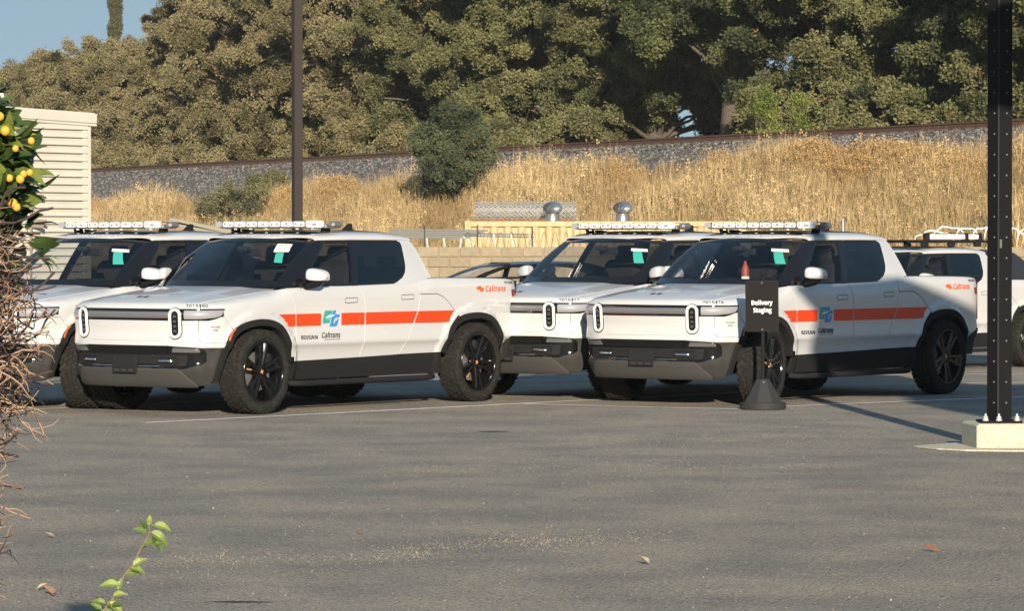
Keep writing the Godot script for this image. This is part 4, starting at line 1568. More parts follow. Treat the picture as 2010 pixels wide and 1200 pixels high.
var k_hood := keys([-0.95, 1.035, -0.8, 1.082, -0.7, 1.106, -0.5, 1.137, -0.2, 1.174, 0.1, 1.206, 0.5, 1.238])
var k_belt := keys([0.3, 1.195, 0.45, 1.205, 1.1, 1.218, 1.6, 1.228, 2.2, 1.24, 2.5, 1.262, 2.75, 1.285, 3.4, 1.281, 4.2, 1.27, 4.5, 1.27])
var k_zb := keys([0.46, 0.775, 0.7, 0.845, 1.0, 0.885, 1.5, 0.902, 2.2, 0.902, 2.5, 0.90, 2.8, 0.885])
var k_zr := keys([0.46, 0.60, 1.1, 0.69, 1.6, 0.722, 2.2, 0.715, 2.7, 0.675])
var k_roof := keys([0.92, 1.688, 1.0, 1.706, 1.12, 1.728, 1.3, 1.750, 1.7, 1.768, 2.1, 1.766, 2.5, 1.744, 2.64, 1.724, 2.74, 1.69])
const ARCH := [-0.61, 0.31, -0.58, 0.45, -0.522, 0.62, -0.47, 0.745, -0.40, 0.815, -0.30, 0.865, -0.16, 0.898, 0.0, 0.912, 0.17, 0.897, 0.31, 0.845, 0.40, 0.75, 0.455, 0.61, 0.49, 0.49]
const ARCH_R := [-0.575, 0.525, -0.52, 0.66, -0.455, 0.775, -0.36, 0.855, -0.22, 0.905, -0.06, 0.922, 0.09, 0.92, 0.24, 0.893, 0.36, 0.825, 0.44, 0.71, 0.475, 0.59]
const REAR := 3.449

func hood_y(x: float, z: float) -> float:
	var az := absf(z)
	return kf(k_hood, x) - 0.045 * pow(az / 0.8, 2.4) + 0.010 * smoothstep(0.60, 0.46, az) * smoothstep(-0.85, -0.5, x)

func build_truck_tables() -> void:
	var ctl := [-0.875, 0.0, -0.868, 0.25, -0.845, 0.48, -0.81, 0.64, -0.745, 0.77, -0.64, 0.868, -0.50, 0.918, -0.3, 0.94, 0.0, 0.946, 0.5, 0.946, 1.5, 0.943, 2.6, 0.945, 3.45, 0.948, 3.9, 0.944, 4.12, 0.925, 4.26, 0.87, 4.345, 0.77, 4.375, 0.6, 4.39, 0.3, 4.395, 0.0]
	var c := Curve3D.new()
	c.bake_interval = 0.01
	var P := []
	for i in ctl.size() / 2:
		P.append(Vector3(ctl[2 * i], 0, ctl[2 * i + 1]))
	for i in P.size():
		var a: Vector3 = P[i - 1] if i > 0 else Vector3(P[1].x, 0, -P[1].z)
		var b: Vector3 = P[i + 1] if i < P.size() - 1 else Vector3(P[i - 1].x, 0, -P[i - 1].z)
		var t := (b - a).normalized()
		var li: float = P[i].distance_to(a) / 3.0
		var lo: float = P[i].distance_to(b) / 3.0
		c.add_point(P[i], -t * li, t * lo)
	s_end = c.get_baked_length()
	var n := int(s_end / DS) + 2
	for i in n:
		var p := c.sample_baked(minf(i * DS, s_end), true)
		OL.append(Vector2(p.x, p.z))
	for i in n:
		var t := (OL[mini(i + 1, n - 1)] - OL[maxi(i - 1, 0)]).normalized()
		if i == 0 or i >= n - 2:
			t = Vector2(0, 1) if i == 0 else Vector2(0, -1)
		ON.append(Vector2(-t.y, t.x))
	for i in n:
		var p := OL[i]
		var w := 1.0 - smoothstep(-0.76, -0.50, p.x)
		WF.append(w)
		var e := lerpf(0.15, 0.09, w)
		var q := p - ON[i] * e
		var hy := hood_y(q.x, q.y)
		YT.append(lerpf(hy, kf(k_belt, p.x), smoothstep(0.2, 0.5, p.x)))

func sx(x: float) -> float:
	for i in range(40, OL.size()):
		if OL[i].x >= x:
			var a := OL[i - 1]
			return (i - 1 + clampf((x - a.x) / maxf(1e-5, OL[i].x - a.x), 0.0, 1.0)) * DS
	return s_end

func sz(z: float) -> float:
	var az := absf(z)
	for i in range(1, OL.size()):
		if OL[i].y >= az:
			var a := OL[i - 1]
			return (i - 1 + clampf((az - a.y) / maxf(1e-5, OL[i].y - a.y), 0.0, 1.0)) * DS * signf(z)
	return 0.0

func srz(z: float) -> float:   # on the rear
	for i in range(OL.size() - 2, 1, -1):
		if OL[i].y >= z:
			return i * DS
	return s_end

func X(x: float, y: float) -> Vector2:
	return Vector2(sx(x), y)

func Z(z: float, y: float) -> Vector2:
	return Vector2(sz(z), y)

func ytop(s: float) -> float:
	s = absf(s)
	if s > s_end:
		s = 2.0 * s_end - s
	var i := clampf(s / DS, 0.0, OL.size() - 1.001)
	return lerpf(YT[int(i)], YT[int(i) + 1], i - int(i))

func skin(p: Vector2) -> Vector3:
	var s := p.x
	var y := p.y
	var flip := 1.0
	if s < 0.0:
		s = -s
		flip = -1.0
	if s > s_end:
		s = 2.0 * s_end - s
		flip = -flip
	var fi := clampf(s / DS, 0.0, OL.size() - 1.001)
	var i := int(fi)
	var f := fi - i
	var o := OL[i].lerp(OL[i + 1], f)
	var nn := ON[i].lerp(ON[i + 1], f)
	var w := lerpf(WF[i], WF[i + 1], f)
	var t := y - lerpf(YT[i], YT[i + 1], f)
	var base := kf(k_side, y)
	if w > 0.0:
		base = lerpf(base, kf(k_front, y), w)
	var top := 0.0
	if t > -0.14:
		var d := smoothstep(0.2, 0.5, o.x)
		if d < 1.0:
			top += (1.0 - d) * lerpf(kf(k_top, t), kf(k_topf, t), w)
		if d > 0.0:
			top += d * kf(k_door, t)
	var ins := base + top
	if w < 1.0 and y < 1.05:
		for cx in [-0.02, REAR - 0.05]:
			var r := Vector2(o.x - cx, (y - 0.42) * 1.05).length()
			if r < 0.66:
				ins -= 0.020 * (1.0 - smoothstep(0.575, 0.625, r)) * (1.0 - w)
	return Vector3(o.x - nn.x * ins, y, (o.y - nn.y * ins) * flip)

func wrap_xf(p: Vector2, off: float) -> Transform3D:
	var n := surf_normal(skin, p, 1.0)
	var o := skin(p) + n * off
	var u := (skin(p + Vector2(0.01, 0)) - skin(p - Vector2(0.01, 0))).normalized()
	var z := n
	if u.cross(Vector3.UP).dot(z) < 0.0:
		z = n
	var v := z.cross(u).normalized()
	return Transform3D(Basis(u, v, z), o)

func cab(p: Vector2) -> Vector3:
	var t := (p.y - 1.21) / 0.45
	var zb := kf(k_zb, p.x)
	var zr := kf(k_zr, p.x)
	return Vector3(p.x, p.y, lerpf(zb, zr, t) + 0.05 * t * (1.0 - t))

func ws(p: Vector2) -> Vector3:   # windscreen: across * 0.75, up * 0.95
	var v := p.x / 0.75
	var u := p.y / 0.95
	var b := Vector3(0.16 + 0.30 * v * v, 1.212, 0.775 * v)
	var t := Vector3(0.96 + 0.16 * v * v, 1.695 - 0.038 * v * v, 0.69 * v)
	return b.lerp(t, u) + Vector3(-0.5, 0.85, 0) * 0.028 * sin(PI * clampf(u, 0, 1))

func pillar_f(p: Vector2) -> Vector3:
	var t := p.y / 0.95
	var a := ws(Vector2(0.752, 0.948 * t))
	var b := cab(Vector2(lerpf(0.72, 1.25, t), lerpf(1.205, 1.652, t)))
	var u := p.x / 0.2
	return a.lerp(b, u) + Vector3(-0.3, 0.2, 0.6) * 0.02 * u * (1.0 - u) * 4.0

func back_ws(p: Vector2) -> Vector3:
	var v := p.x / 0.75
	var u := p.y / 0.45
	var b := Vector3(2.83 - 0.04 * v * v, 1.27, 0.85 * v)
	var t := Vector3(2.73 - 0.05 * v * v, 1.692 - 0.02 * v * v, 0.672 * v)
	return b.lerp(t, u)

func roof(p: Vector2) -> Vector3:  # x, arc
	var a := p.y / 0.7
	var sn := sin(a)
	var zz := kf(k_zr, p.x) + 0.006
	var yr := kf(k_roof, p.x)
	return Vector3(p.x, 1.652 + (yr - 1.652) * sqrt(maxf(0.0, cos(a))), zz * signf(sn) * pow(absf(sn), 0.55))

func hood_f(p: Vector2) -> Vector3:
	return Vector3(p.x, hood_y(p.x, p.y), p.y)

func rect(x0: float, y0: float, x1: float, y1: float) -> PackedVector2Array:
	return PackedVector2Array([Vector2(x0, y0), Vector2(x1, y0), Vector2(x1, y1), Vector2(x0, y1)])

func rounded(poly: PackedVector2Array, r: float, k := 4) -> PackedVector2Array:
	var out := PackedVector2Array()
	var n := poly.size()
	for i in n:
		var a := poly[(i - 1 + n) % n]
		var b := poly[i]
		var c := poly[(i + 1) % n]
		var d := minf(r, minf(a.distance_to(b), c.distance_to(b)) * 0.45)
		var p := b + (a - b).normalized() * d
		var q := b + (c - b).normalized() * d
		for j in k + 1:
			var t := float(j) / k
			out.append(p.lerp(b, t).lerp(b.lerp(q, t), t))
	return out

func arch(list: Array, cx: float, from := 0, to := -1, grow := 1.0) -> PackedVector2Array:
	var r := PackedVector2Array()
	var n := list.size() / 2
	if to < 0:
		to = n - 1
	# smoothed
	for i in range(from, to + 1):
		var p := Vector2(list[2 * i], list[2 * i + 1])
		if i > from:
			var a := Vector2(list[2 * i - 2], list[2 * i - 1])
			var a0 := Vector2(list[maxi(0, 2 * i - 4)], list[maxi(1, 2 * i - 3)])
			var b := Vector2(list[mini(2 * n - 2, 2 * i + 2)], list[mini(2 * n - 1, 2 * i + 3)])
			r.append(a.cubic_interpolate(p, a0, b, 0.5))
		r.append(p)
	for i in r.size():
		var q := (r[i] - Vector2(0, 0.42)) * grow + Vector2(0, 0.42)
		r[i] = X(q.x + cx, q.y)
	return r

func both(called: String, st: SurfaceTool, m: Material, t: Node3D) -> Array:
	var mesh := st.commit()
	return [obj(called, mesh, m, t), obj(called, mirror(mesh), m, t)]

func pill(cx: float, cy: float, hw: float, hh: float, n := 10) -> PackedVector2Array:
	var r := PackedVector2Array()
	for i in n + 1:
		var a := PI * i / n
		r.append(Vector2(cx + hw * cos(a), cy + (hh - hw) + hw * sin(a)))
	for i in n + 1:
		var a := PI + PI * i / n
		r.append(Vector2(cx + hw * cos(a), cy - (hh - hw) + hw * sin(a)))
	return r

func on_wrap(pts: PackedVector2Array, off: float) -> PackedVector3Array:
	var r := PackedVector3Array()
	for p in pts:
		r.append(skin(p) + surf_normal(skin, p, 1.0) * off)
	return r

func make_wheel() -> Node3D:
	# axis along z, outer face towards +z
	var w := Node3D.new()
	w.name = "wheel"
	var st := ST()
	# tyre: carcass with sidewalls, then tread blocks
	var prof := [[0.292, -0.105], [0.300, -0.122], [0.335, -0.134], [0.370, -0.130], [0.392, -0.112], [0.397, -0.09], [0.397, 0.09], [0.392, 0.112], [0.370, 0.130], [0.335, 0.134], [0.300, 0.122], [0.292, 0.105]]
	var pv := PackedVector2Array()
	for p in prof:
		pv.append(Vector2(p[0], p[1]))
	var rot := Transform3D(Basis(Vector3(1, 0, 0), Vector3(0, 0, 1), Vector3(0, -1, 0)), Vector3.ZERO)
	lathe(st, pv, 72, rot)
	var blocks := 44
	for i in blocks:
		for row in 5:
			var a := TAU * (i + (0.5 if row % 2 else 0.0) + 0.12 * sin(i * 2.3 + row)) / blocks
			var zc: float = [-0.098, -0.05, 0.0, 0.05, 0.098][row]
			var hz: float = [0.021, 0.019, 0.02, 0.019, 0.021][row]
			var r0 := 0.392 if row % 4 else 0.384
			var sk := 0.10 if row % 2 else -0.08
			var ha := TAU / blocks * (0.36 if row % 4 else 0.33)
			var c := []
			for rr in [r0, 0.408 if row % 4 else 0.403]:
				var tight := 1.0 if rr == r0 else 0.86
				for q in [[-1, -1], [1, -1], [1, 1], [-1, 1]]:
					var an: float = a + q[0] * ha * tight + sk * q[1] * hz * 6.0
					c.append(Vector3(rr * cos(an), rr * sin(an), zc + q[1] * hz * tight))
			var n := Vector3(cos(a), sin(a), 0)
			quad(st, c[4], c[5], c[6], c[7], n)
			var tn := Vector3(-sin(a), cos(a), 0)
			quad(st, c[0], c[1], c[5], c[4], Vector3(0, 0, -1))
			quad(st, c[3], c[2], c[6], c[7], Vector3(0, 0, 1))
			quad(st, c[0], c[3], c[7], c[4], -tn)
			quad(st, c[1], c[2], c[6], c[5], tn)
	# shoulder lugs on the outer sidewall
	for i in blocks:
		var a := TAU * i / blocks
		var c := Vector3(0.381 * cos(a), 0.381 * sin(a), 0.124)
		box(st, c, Vector3(0.028, 0.022 if i % 2 else 0.014, 0.007), Basis(Vector3(cos(a), sin(a), 0), Vector3(-sin(a), cos(a), 0), Vector3(0, 0, 1)) * Basis(Vector3(0, 1, 0), 0.5))
	# raised rings
	for rr in [0.318, 0.352]:
		var pts := PackedVector3Array()
		for k in 48:
			pts.append(Vector3(rr * cos(TAU * k / 48), rr * sin(TAU * k / 48), 0.130))
		tube(st, pts, 0.0035, true, 5)
	obj("tyre", st.commit(), M["tyre_rubber"], w)
	# rim: barrel, lip and five paired spokes
	st = ST()
	pv = PackedVector2Array([Vector2(0.298, 0.118), Vector2(0.296, 0.126), Vector2(0.286, 0.128), Vector2(0.278, 0.120), Vector2(0.270, 0.095), Vector2(0.262, 0.02), Vector2(0.258, -0.10)])
	lathe(st, pv, 64, rot)
	for k in 5:
		var a0 := TAU * (k / 5.0) + 0.31
		for sd in [-1.0, 1.0]:
			var pin := []
			var path := [[0.062, 0.26, 0.088, 0.022], [0.13, 0.20, 0.098, 0.019], [0.20, 0.19, 0.104, 0.017], [0.272, 0.185, 0.112, 0.019]]
			for q in path:
				var an: float = a0 + sd * q[1]
				pin.append([Vector3(q[0] * cos(an), q[0] * sin(an), q[2]), q[3], Vector3(-sin(an), cos(an), 0)])
			for j in 3:
				var A: Array = pin[j]
				var B: Array = pin[j + 1]
				var up := Vector3(0, 0, 1)
				var ca := []
				for E in [A, B]:
					ca.append([E[0] - E[2] * E[1], E[0] - E[2] * E[1] * 0.6 + up * 0.012, E[0] + E[2] * E[1] * 0.6 + up * 0.012, E[0] + E[2] * E[1], E[0] + E[2] * E[1] - up * 0.05, E[0] - E[2] * E[1] - up * 0.05])
				var nr := [(-A[2] + up).normalized(), up, (A[2] + up).normalized(), A[2], -up, -A[2]]
				for f in 6:
					var g := (f + 1) % 6
					quad(st, ca[0][f], ca[0][g], ca[1][g], ca[1][f], nr[f])
		# web between the two, set back
		var an := a0
		var pts := PackedVector2Array([Vector2(0.19, -0.036), Vector2(0.272, -0.05), Vector2(0.272, 0.05), Vector2(0.19, 0.036)])
		flat_poly(st, pts, Transform3D(Basis(Vector3(cos(an), sin(an), 0), Vector3(-sin(an), cos(an), 0), Vector3(0, 0, 1)), Vector3(0, 0, 0.072)), 0.03)
	lathe(st, PackedVector2Array([Vector2(0.0, 0.096), Vector2(0.045, 0.096), Vector2(0.068, 0.086), Vector2(0.072, 0.05)]), 24, rot, false)
	for k in 5:
		var an := TAU * k / 5.0 + 0.31 + TAU / 10.0
		lathe(st, PackedVector2Array([Vector2(0, 0.104), Vector2(0.009, 0.102), Vector2(0.011, 0.08)]), 8, rot.translated(Vector3(0.055 * cos(an), 0.055 * sin(an), 0)))
	obj("rim", st.commit(), M["rim_black"], w)
	st = ST()
	lathe(st, PackedVector2Array([Vector2(0.07, 0.028), Vector2(0.19, 0.030), Vector2(0.19, 0.0)]), 32, rot, false)
	obj("brake_disc", st.commit(), M["disc_metal"], w)
	st = ST()
	box(st, Vector3(0.15, 0.09, 0.045), Vector3(0.10, 0.16, 0.06), Basis(Vector3(0, 0, 1), 0.5), 0.015)
	obj("brake_caliper", st.commit(), M["black_plastic"], w)
	st = ST()
	var star := PackedVector2Array()
	for k in 8:
		var an := TAU * k / 8.0 + 0.4
		star.append(Vector2(cos(an), sin(an)) * (0.026 if k % 2 == 0 else 0.012))
	flat_poly(st, star, Transform3D(Basis.IDENTITY, Vector3(0, 0, 0.0965)), 0.003)
	obj("hub_cap", st.commit(), M["accent_orange"], w)
	st = ST()
	var aa := 0.31 + TAU * 2.0 / 5.0 + 0.185
	box(st, Vector3(0.225 * cos(aa), 0.225 * sin(aa), 0.123), Vector3(0.075, 0.012, 0.004), Basis(Vector3(0, 0, 1), aa))
	obj("spoke_accent", st.commit(), M["accent_orange"], w)
	return w

func make_truck() -> Node3D:
	var t := thing("pickup_truck", "", "pickup truck")
	var white: Material = M["white_paint"]
	var st := ST()
	var tip := 0.80
	# ---- fascia below the light bar
	var half := [Vector2(0.0, 0.668), Z(0.50, 0.668), Z(0.58, 0.660), Z(0.80, 0.645), X(-0.518, 0.645), X(-0.495, 0.698), Z(0.815, 0.698), Z(0.795, 0.710), Z(0.787, 0.735), Z(0.785, 0.904), Vector2(0.0, 0.904)]
	var poly := PackedVector2Array()
	for i in range(1, half.size() - 1):
		poly.append(half[i])
	for i in range(half.size() - 2, 0, -1):
		poly.append(Vector2(-half[i].x, half[i].y))
	panel(st, poly, skin, 1.0)
	obj("fascia", st.commit(), white, t)
	# recessed-looking centre pressing between the headlamps: a raised sheet
	st = ST()
	panel(st, rounded(PackedVector2Array([Z(-0.46, 0.712), Z(0.46, 0.712), Z(0.47, 0.875), Z(-0.47, 0.875)]), 0.03), skin, 1.0, 0.006, 0.006, 0.006)
	obj("fascia_panel", st.commit(), white, t)
	# ---- charge flap corners
	st = ST()
	panel(st, rounded(PackedVector2Array([Z(0.7885, 0.904), Z(0.7895, 0.748), Z(0.797, 0.717), Z(0.817, 0.701), X(-0.493, 0.701), X(-0.468, 0.748), X(-0.404, 0.812), X(-0.50, 0.940), X(-0.53, 0.940), X(-0.60, 0.918), X(-0.66, 0.904)]), 0.006, 2), skin, 1.0, 0.0, 0.006, 0.002)
	both("corner_flap", st, white, t)
	# ---- hood with its front lip
	st = ST()
	poly = PackedVector2Array()
	var sc := sz(tip)
	for i in 25:
		var s := lerpf(-sc, sc, i / 24.0)
		poly.append(Vector2(s, 1.018))
	for i in 25:
		var s := lerpf(sc, -sc, i / 24.0)
		poly.append(Vector2(s, ytop(s) - 0.001))
	panel(st, poly, skin, 1.0, 0.0, 0.02, 0.0005)
	poly = PackedVector2Array()
	for i in 25:
		var s := lerpf(-sc, sc, i / 24.0)
		var k := skin(Vector2(s, ytop(s) - 0.001))
		poly.append(Vector2(k.x, k.z))
	var hz := poly[24].y
	poly.append(Vector2(-0.3, 0.787))
	poly.append(Vector2(0.0, 0.793))
	poly.append(Vector2(0.36, 0.79))
	for i in 13:
		var z := lerpf(0.76, -0.76, i / 12.0)
		poly.append(Vector2(0.15 + 0.30 * (z / 0.775) * (z / 0.775) - 0.02, z))
	poly.append(Vector2(0.36, -0.79))
	poly.append(Vector2(0.0, -0.793))
	poly.append(Vector2(-0.3, -0.787))
	panel(st, poly, hood_f, -1.0, 0.0, 0.02, 0.004)
	obj("hood", st.commit(), white, t)
	# ---- fender
	st = ST()
	poly = PackedVector2Array([X(-0.485, 1.018), X(-0.496, 0.944), X(-0.400, 0.817)])
	poly.append_array(arch(ARCH, 0.0, 5))
	poly.append_array(PackedVector2Array([X(0.532, 0.49), X(0.534, 0.68), X(0.522, 0.99), X(0.47, 1.12)]))
	for i in 16:
		var x := lerpf(0.435, -0.55, i / 15.0)
		var s := sx(x)
		poly.append(Vector2(s, ytop(s) - 0.002))
	var s1 := sx(-0.55)
	for i in range(1, 5):
		var s := lerpf(s1, sc + 0.006, i / 4.0)
		poly.append(Vector2(s, ytop(s) - 0.002))
	poly.append(Vector2(sc + 0.006, 1.018))
	panel(st, poly, skin, 1.0)
	both("fender", st, white, t)
	# ---- doors
	st = ST()
	poly = PackedVector2Array([X(0.538, 0.492), X(0.54, 0.68), X(0.528, 0.99), X(0.476, 1.12), Vector2(sx(0.44), ytop(sx(0.44)))])
	for x in [0.7, 1.0, 1.3]:
		poly.append(Vector2(sx(x), ytop(sx(x))))
	poly.append_array(PackedVector2Array([Vector2(sx(1.54), ytop(sx(1.54))), X(1.60, 1.09), X(1.612, 1.0), X(1.612, 0.81), X(1.59, 0.66), X(1.565, 0.506)]))
	panel(st, poly, skin, 1.0)
	var fd := both("front_door", st, white, t)
	st = ST()
	poly = PackedVector2Array([X(1.571, 0.506), X(1.596, 0.66), X(1.618, 0.81), X(1.618, 1.0), X(1.606, 1.09), Vector2(sx(1.546), ytop(sx(1.546)))])
	for x in [1.8, 2.0, 2.2, 2.4]:
		poly.append(Vector2(sx(x), ytop(sx(x))))
	poly.append_array(PackedVector2Array([Vector2(sx(2.49), ytop(sx(2.49))), X(2.512, 1.11), X(2.466, 0.94), X(2.356, 0.77), X(2.196, 0.518)]))
	panel(st, poly, skin, 1.0)
	var rd := both("rear_door", st, white, t)
	# flush handles
	for k in 2:
		st = ST()
		var x0: float = [1.30, 2.21][k]
		var y0: float = [1.073, 1.094][k]
		panel(st, rounded(PackedVector2Array([X(x0, y0 - 0.022), X(x0 + 0.19, y0 - 0.018), X(x0 + 0.19, y0 + 0.022), X(x0, y0 + 0.018)]), 0.012), skin, 1.0, 0.004, 0.012, 0.003)
		var mesh := st.commit()
		obj("handle", mesh, white, [fd, rd][k][0])
		obj("handle", mirror(mesh), white, [fd, rd][k][1])
		st = ST()
		panel(st, rounded(PackedVector2Array([X(x0 - 0.006, y0 - 0.028), X(x0 + 0.196, y0 - 0.024), X(x0 + 0.196, y0 + 0.028), X(x0 - 0.006, y0 + 0.024)]), 0.014), skin, 1.0, 0.0012, 0.0005, 0.0005)
		obj("handle_gap", st.commit(), M["letter_grey"], [fd, rd][k][0])
	# ---- storage door ahead of the rear wheel
	st = ST()
	poly = PackedVector2Array([X(2.518, 1.118), X(2.80, 1.118), X(2.90, 1.085), X(2.97, 1.045), X(3.105, 0.932), X(3.13, 0.90)])
	var ar := arch(ARCH_R, REAR, 0, 3)
	ar.reverse()
	for i in range(1, ar.size()):
		poly.append(ar[i])
	poly.append_array(PackedVector2Array([X(2.204, 0.520), X(2.362, 0.77), X(2.472, 0.94)]))
	panel(st, poly, skin, 1.0)
	both("storage_door", st, white, t)
	# ---- bed side
	st = ST()
	poly = PackedVector2Array([Vector2(sx(2.497), ytop(sx(2.497))), X(2.518, 1.124), X(2.803, 1.124), X(2.903, 1.091), X(2.975, 1.05), X(3.11, 0.938), X(3.135, 0.906)])
	var ar2 := arch(ARCH_R, REAR, 3)
	for i in range(1, ar2.size()):
		poly.append(ar2[i])
	poly.append_array(PackedVector2Array([X(4.10, 0.672), X(4.2, 0.712), Vector2(srz(0.80), 0.722)]))
	poly.append(Vector2(srz(0.80), 1.266))
	for x in [4.2, 4.0, 3.6, 3.2, 2.9, 2.75, 2.6]:
		poly.append(Vector2(sx(x), ytop(sx(x)) - 0.001))
	panel(st, poly, skin, 1.0)
	both("bed_side", st, white, t)
	# ---- tailgate
	st = ST()
	panel(st, PackedVector2Array([Vector2(srz(0.79), 0.722), Vector2(2 * s_end - srz(0.79), 0.722), Vector2(2 * s_end - srz(0.79), 1.264), Vector2(srz(0.79), 1.264)]), skin, 1.0)
	obj("tailgate", st.commit(), white, t)
	st = ST()
	panel(st, rounded(PackedVector2Array([X(4.115, 1.077), Vector2(srz(0.80), 1.077), Vector2(srz(0.80), 1.152), X(4.10, 1.152)]), 0.012), skin, 1.0, 0.006, 0.006, 0.004)
	both("tail_lamp", st, M["tail_red"], t)
	st = ST()
	panel(st, PackedVector2Array([X(3.915, 0.42), X(3.932, 0.584), X(4.10, 0.664), X(4.2, 0.704), Vector2(srz(0.80), 0.714), Vector2(2 * s_end - srz(0.8), 0.714), Vector2(2 * s_end - srz(0.8), 0.42)]), skin, 1.0, 0.004)
	panel(st, PackedVector2Array([Vector2(2 * s_end - sx(3.915), 0.42), Vector2(2 * s_end - srz(0.8), 0.42), Vector2(2 * s_end - srz(0.8), 0.714), Vector2(2 * s_end - sx(4.2), 0.704), Vector2(2 * s_end - sx(3.932), 0.584)]), skin, 1.0, 0.004)
	obj("rear_bumper", st.commit(), M["grey_plastic"], t)
	# ---- cab corner pillars
	st = ST()
	panel(st, PackedVector2Array([Vector2(2.10, 1.222), Vector2(2.19, 1.246), Vector2(2.30, 1.29), Vector2(2.37, 1.34), Vector2(2.41, 1.40), Vector2(2.482, 1.62), Vector2(2.474, 1.652), Vector2(2.43, 1.668), Vector2(2.66, 1.672), Vector2(2.70, 1.63), Vector2(2.80, 1.27), Vector2(2.6, 1.25), Vector2(2.4, 1.235)]), cab, 1.0, 0.0, 0.02, 0.006)
	both("cab_pillar", st, white, t)
	# ---- roof
	st = ST()
	poly = PackedVector2Array()
	for i in 21:
		var a := lerpf(-PI / 2 * 0.985, PI / 2 * 0.985, i / 20.0)
		var v := signf(sin(a)) * pow(absf(sin(a)), 0.55)
		poly.append(Vector2(0.955 + 0.17 * v * v, a * 0.7))
	for i in 21:
		var a := lerpf(PI / 2 * 0.985, -PI / 2 * 0.985, i / 20.0)
		var v := signf(sin(a)) * pow(absf(sin(a)), 0.55)
		poly.append(Vector2(2.735 - 0.06 * v * v, a * 0.7))
	panel(st, poly, roof, -1.0, 0.0, 0.02, 0.006)
	obj("roof", st.commit(), white, t)
	st = ST()
	panel(st, rounded(PackedVector2Array([Vector2(1.12, -0.55), Vector2(2.5, -0.55), Vector2(2.5, 0.55), Vector2(1.12, 0.55)]), 0.1), roof, -1.0, 0.003, 0.002, 0.002)
	obj("glass_roof", st.commit(), M["black_gloss"], t)
	# ---- glazing and black pillars
	st = ST()
	var fw := 0.75
	var fh := 0.95
	panel(st, PackedVector2Array([Vector2(-fw, 0), Vector2(fw, 0), Vector2(fw * 0.955, 0.11 * fh), Vector2(-fw * 0.955, 0.11 * fh)]), ws, 1.0, 0.0, 0.01, 0.001)
	panel(st, PackedVector2Array([Vector2(-fw, 0.985 * fh), Vector2(fw, 0.985 * fh), Vector2(fw * 0.94, 0.93 * fh), Vector2(-fw * 0.94, 0.93 * fh)]), ws, 1.0, 0.0, 0.01, 0.001)
	for sg in [-1.0, 1.0]:
		panel(st, PackedVector2Array([Vector2(sg * fw, 0), Vector2(sg * fw, 0.985 * fh), Vector2(sg * fw * 0.94, 0.93 * fh), Vector2(sg * fw * 0.955, 0.11 * fh)]), ws, 1.0, 0.0, 0.01, 0.001)
	obj("windscreen_frame", st.commit(), M["black_gloss"], t)
	st = ST()
	panel(st, PackedVector2Array([Vector2(-fw * 0.954, 0.111 * fh), Vector2(fw * 0.954, 0.111 * fh), Vector2(fw * 0.939, 0.929 * fh), Vector2(-fw * 0.939, 0.929 * fh)]), ws, 1.0, -0.001, 0.0, 0.0005, 0.08)
	obj("windscreen", st.commit(), M["glass"], t)
	st = ST()
	panel(st, PackedVector2Array([Vector2(0.0, 0.0), Vector2(0.2, 0.0), Vector2(0.2, 0.95), Vector2(0.0, 0.95)]), pillar_f, 1.0, 0.001, 0.015, 0.004)
	panel(st, PackedVector2Array([Vector2(1.44, 1.215), Vector2(1.54, 1.217), Vector2(1.73, 1.668), Vector2(1.62, 1.664)]), cab, 1.0, 0.002, 0.02, 0.004)
	panel(st, PackedVector2Array([Vector2(0.6, 1.202), Vector2(2.12, 1.228), Vector2(2.19, 1.249), Vector2(2.13, 1.249), Vector2(0.65, 1.222)]), cab, 1.0, 0.003, 0.012, 0.003)
	panel(st, PackedVector2Array([Vector2(2.13, 1.232), Vector2(2.19, 1.249), Vector2(2.30, 1.293), Vector2(2.366, 1.343), Vector2(2.406, 1.403), Vector2(2.478, 1.62), Vector2(2.47, 1.648), Vector2(2.42, 1.662), Vector2(1.2, 1.656), Vector2(1.2, 1.640), Vector2(2.41, 1.646), Vector2(2.448, 1.636), Vector2(2.454, 1.62), Vector2(2.386, 1.411), Vector2(2.35, 1.358), Vector2(2.29, 1.31), Vector2(2.17, 1.266)]), cab, 1.0, 0.002, 0.012, 0.003)
	both("window_frame", st, M["black_gloss"], t)
	st = ST()
	panel(st, PackedVector2Array([Vector2(0.715, 1.213), Vector2(1.445, 1.225), Vector2(1.622, 1.655), Vector2(1.25, 1.648)]), cab, 1.0, -0.001, 0.0, 0.0005, 0.08)
	both("front_window", st, M["glass"], t)
	st = ST()
	panel(st, PackedVector2Array([Vector2(1.538, 1.227), Vector2(2.13, 1.238), Vector2(2.29, 1.30), Vector2(2.36, 1.355), Vector2(2.395, 1.405), Vector2(2.466, 1.62), Vector2(2.45, 1.645), Vector2(2.42, 1.655), Vector2(1.728, 1.655)]), cab, 1.0, -0.001, 0.0, 0.0005, 0.08)
	both("rear_window", st, M["privacy_glass"], t)
	st = ST()
	panel(st, PackedVector2Array([Vector2(-0.74, 0.0), Vector2(0.74, 0.0), Vector2(0.74, 0.44), Vector2(-0.74, 0.44)]), back_ws, -1.0, 0.0, 0.01, 0.002, 0.08)
	obj("back_window", st.commit(), M["privacy_glass"], t)
	# ---- light bar across the front
	var stip := sx(-0.487)
	st = ST()
	var end := [X(-0.60, 0.922), X(-0.545, 0.938), X(-0.497, 0.985), X(-0.487, 1.014)]
	poly = PackedVector2Array([Z(-0.80, 0.908), Z(0.80, 0.908)])
	for e in end:
		poly.append(e)
	poly.append(Z(0.80, 1.014))
	poly.append(Z(-0.80, 1.014))
	for i in range(3, -1, -1):
		poly.append(Vector2(-end[i].x, end[i].y))
	panel(st, poly, skin, 1.0, -0.004, 0.01, 0.002)
	var base_bar := obj("light_bar", st.commit(), M["black_gloss"], t)
	st = ST()
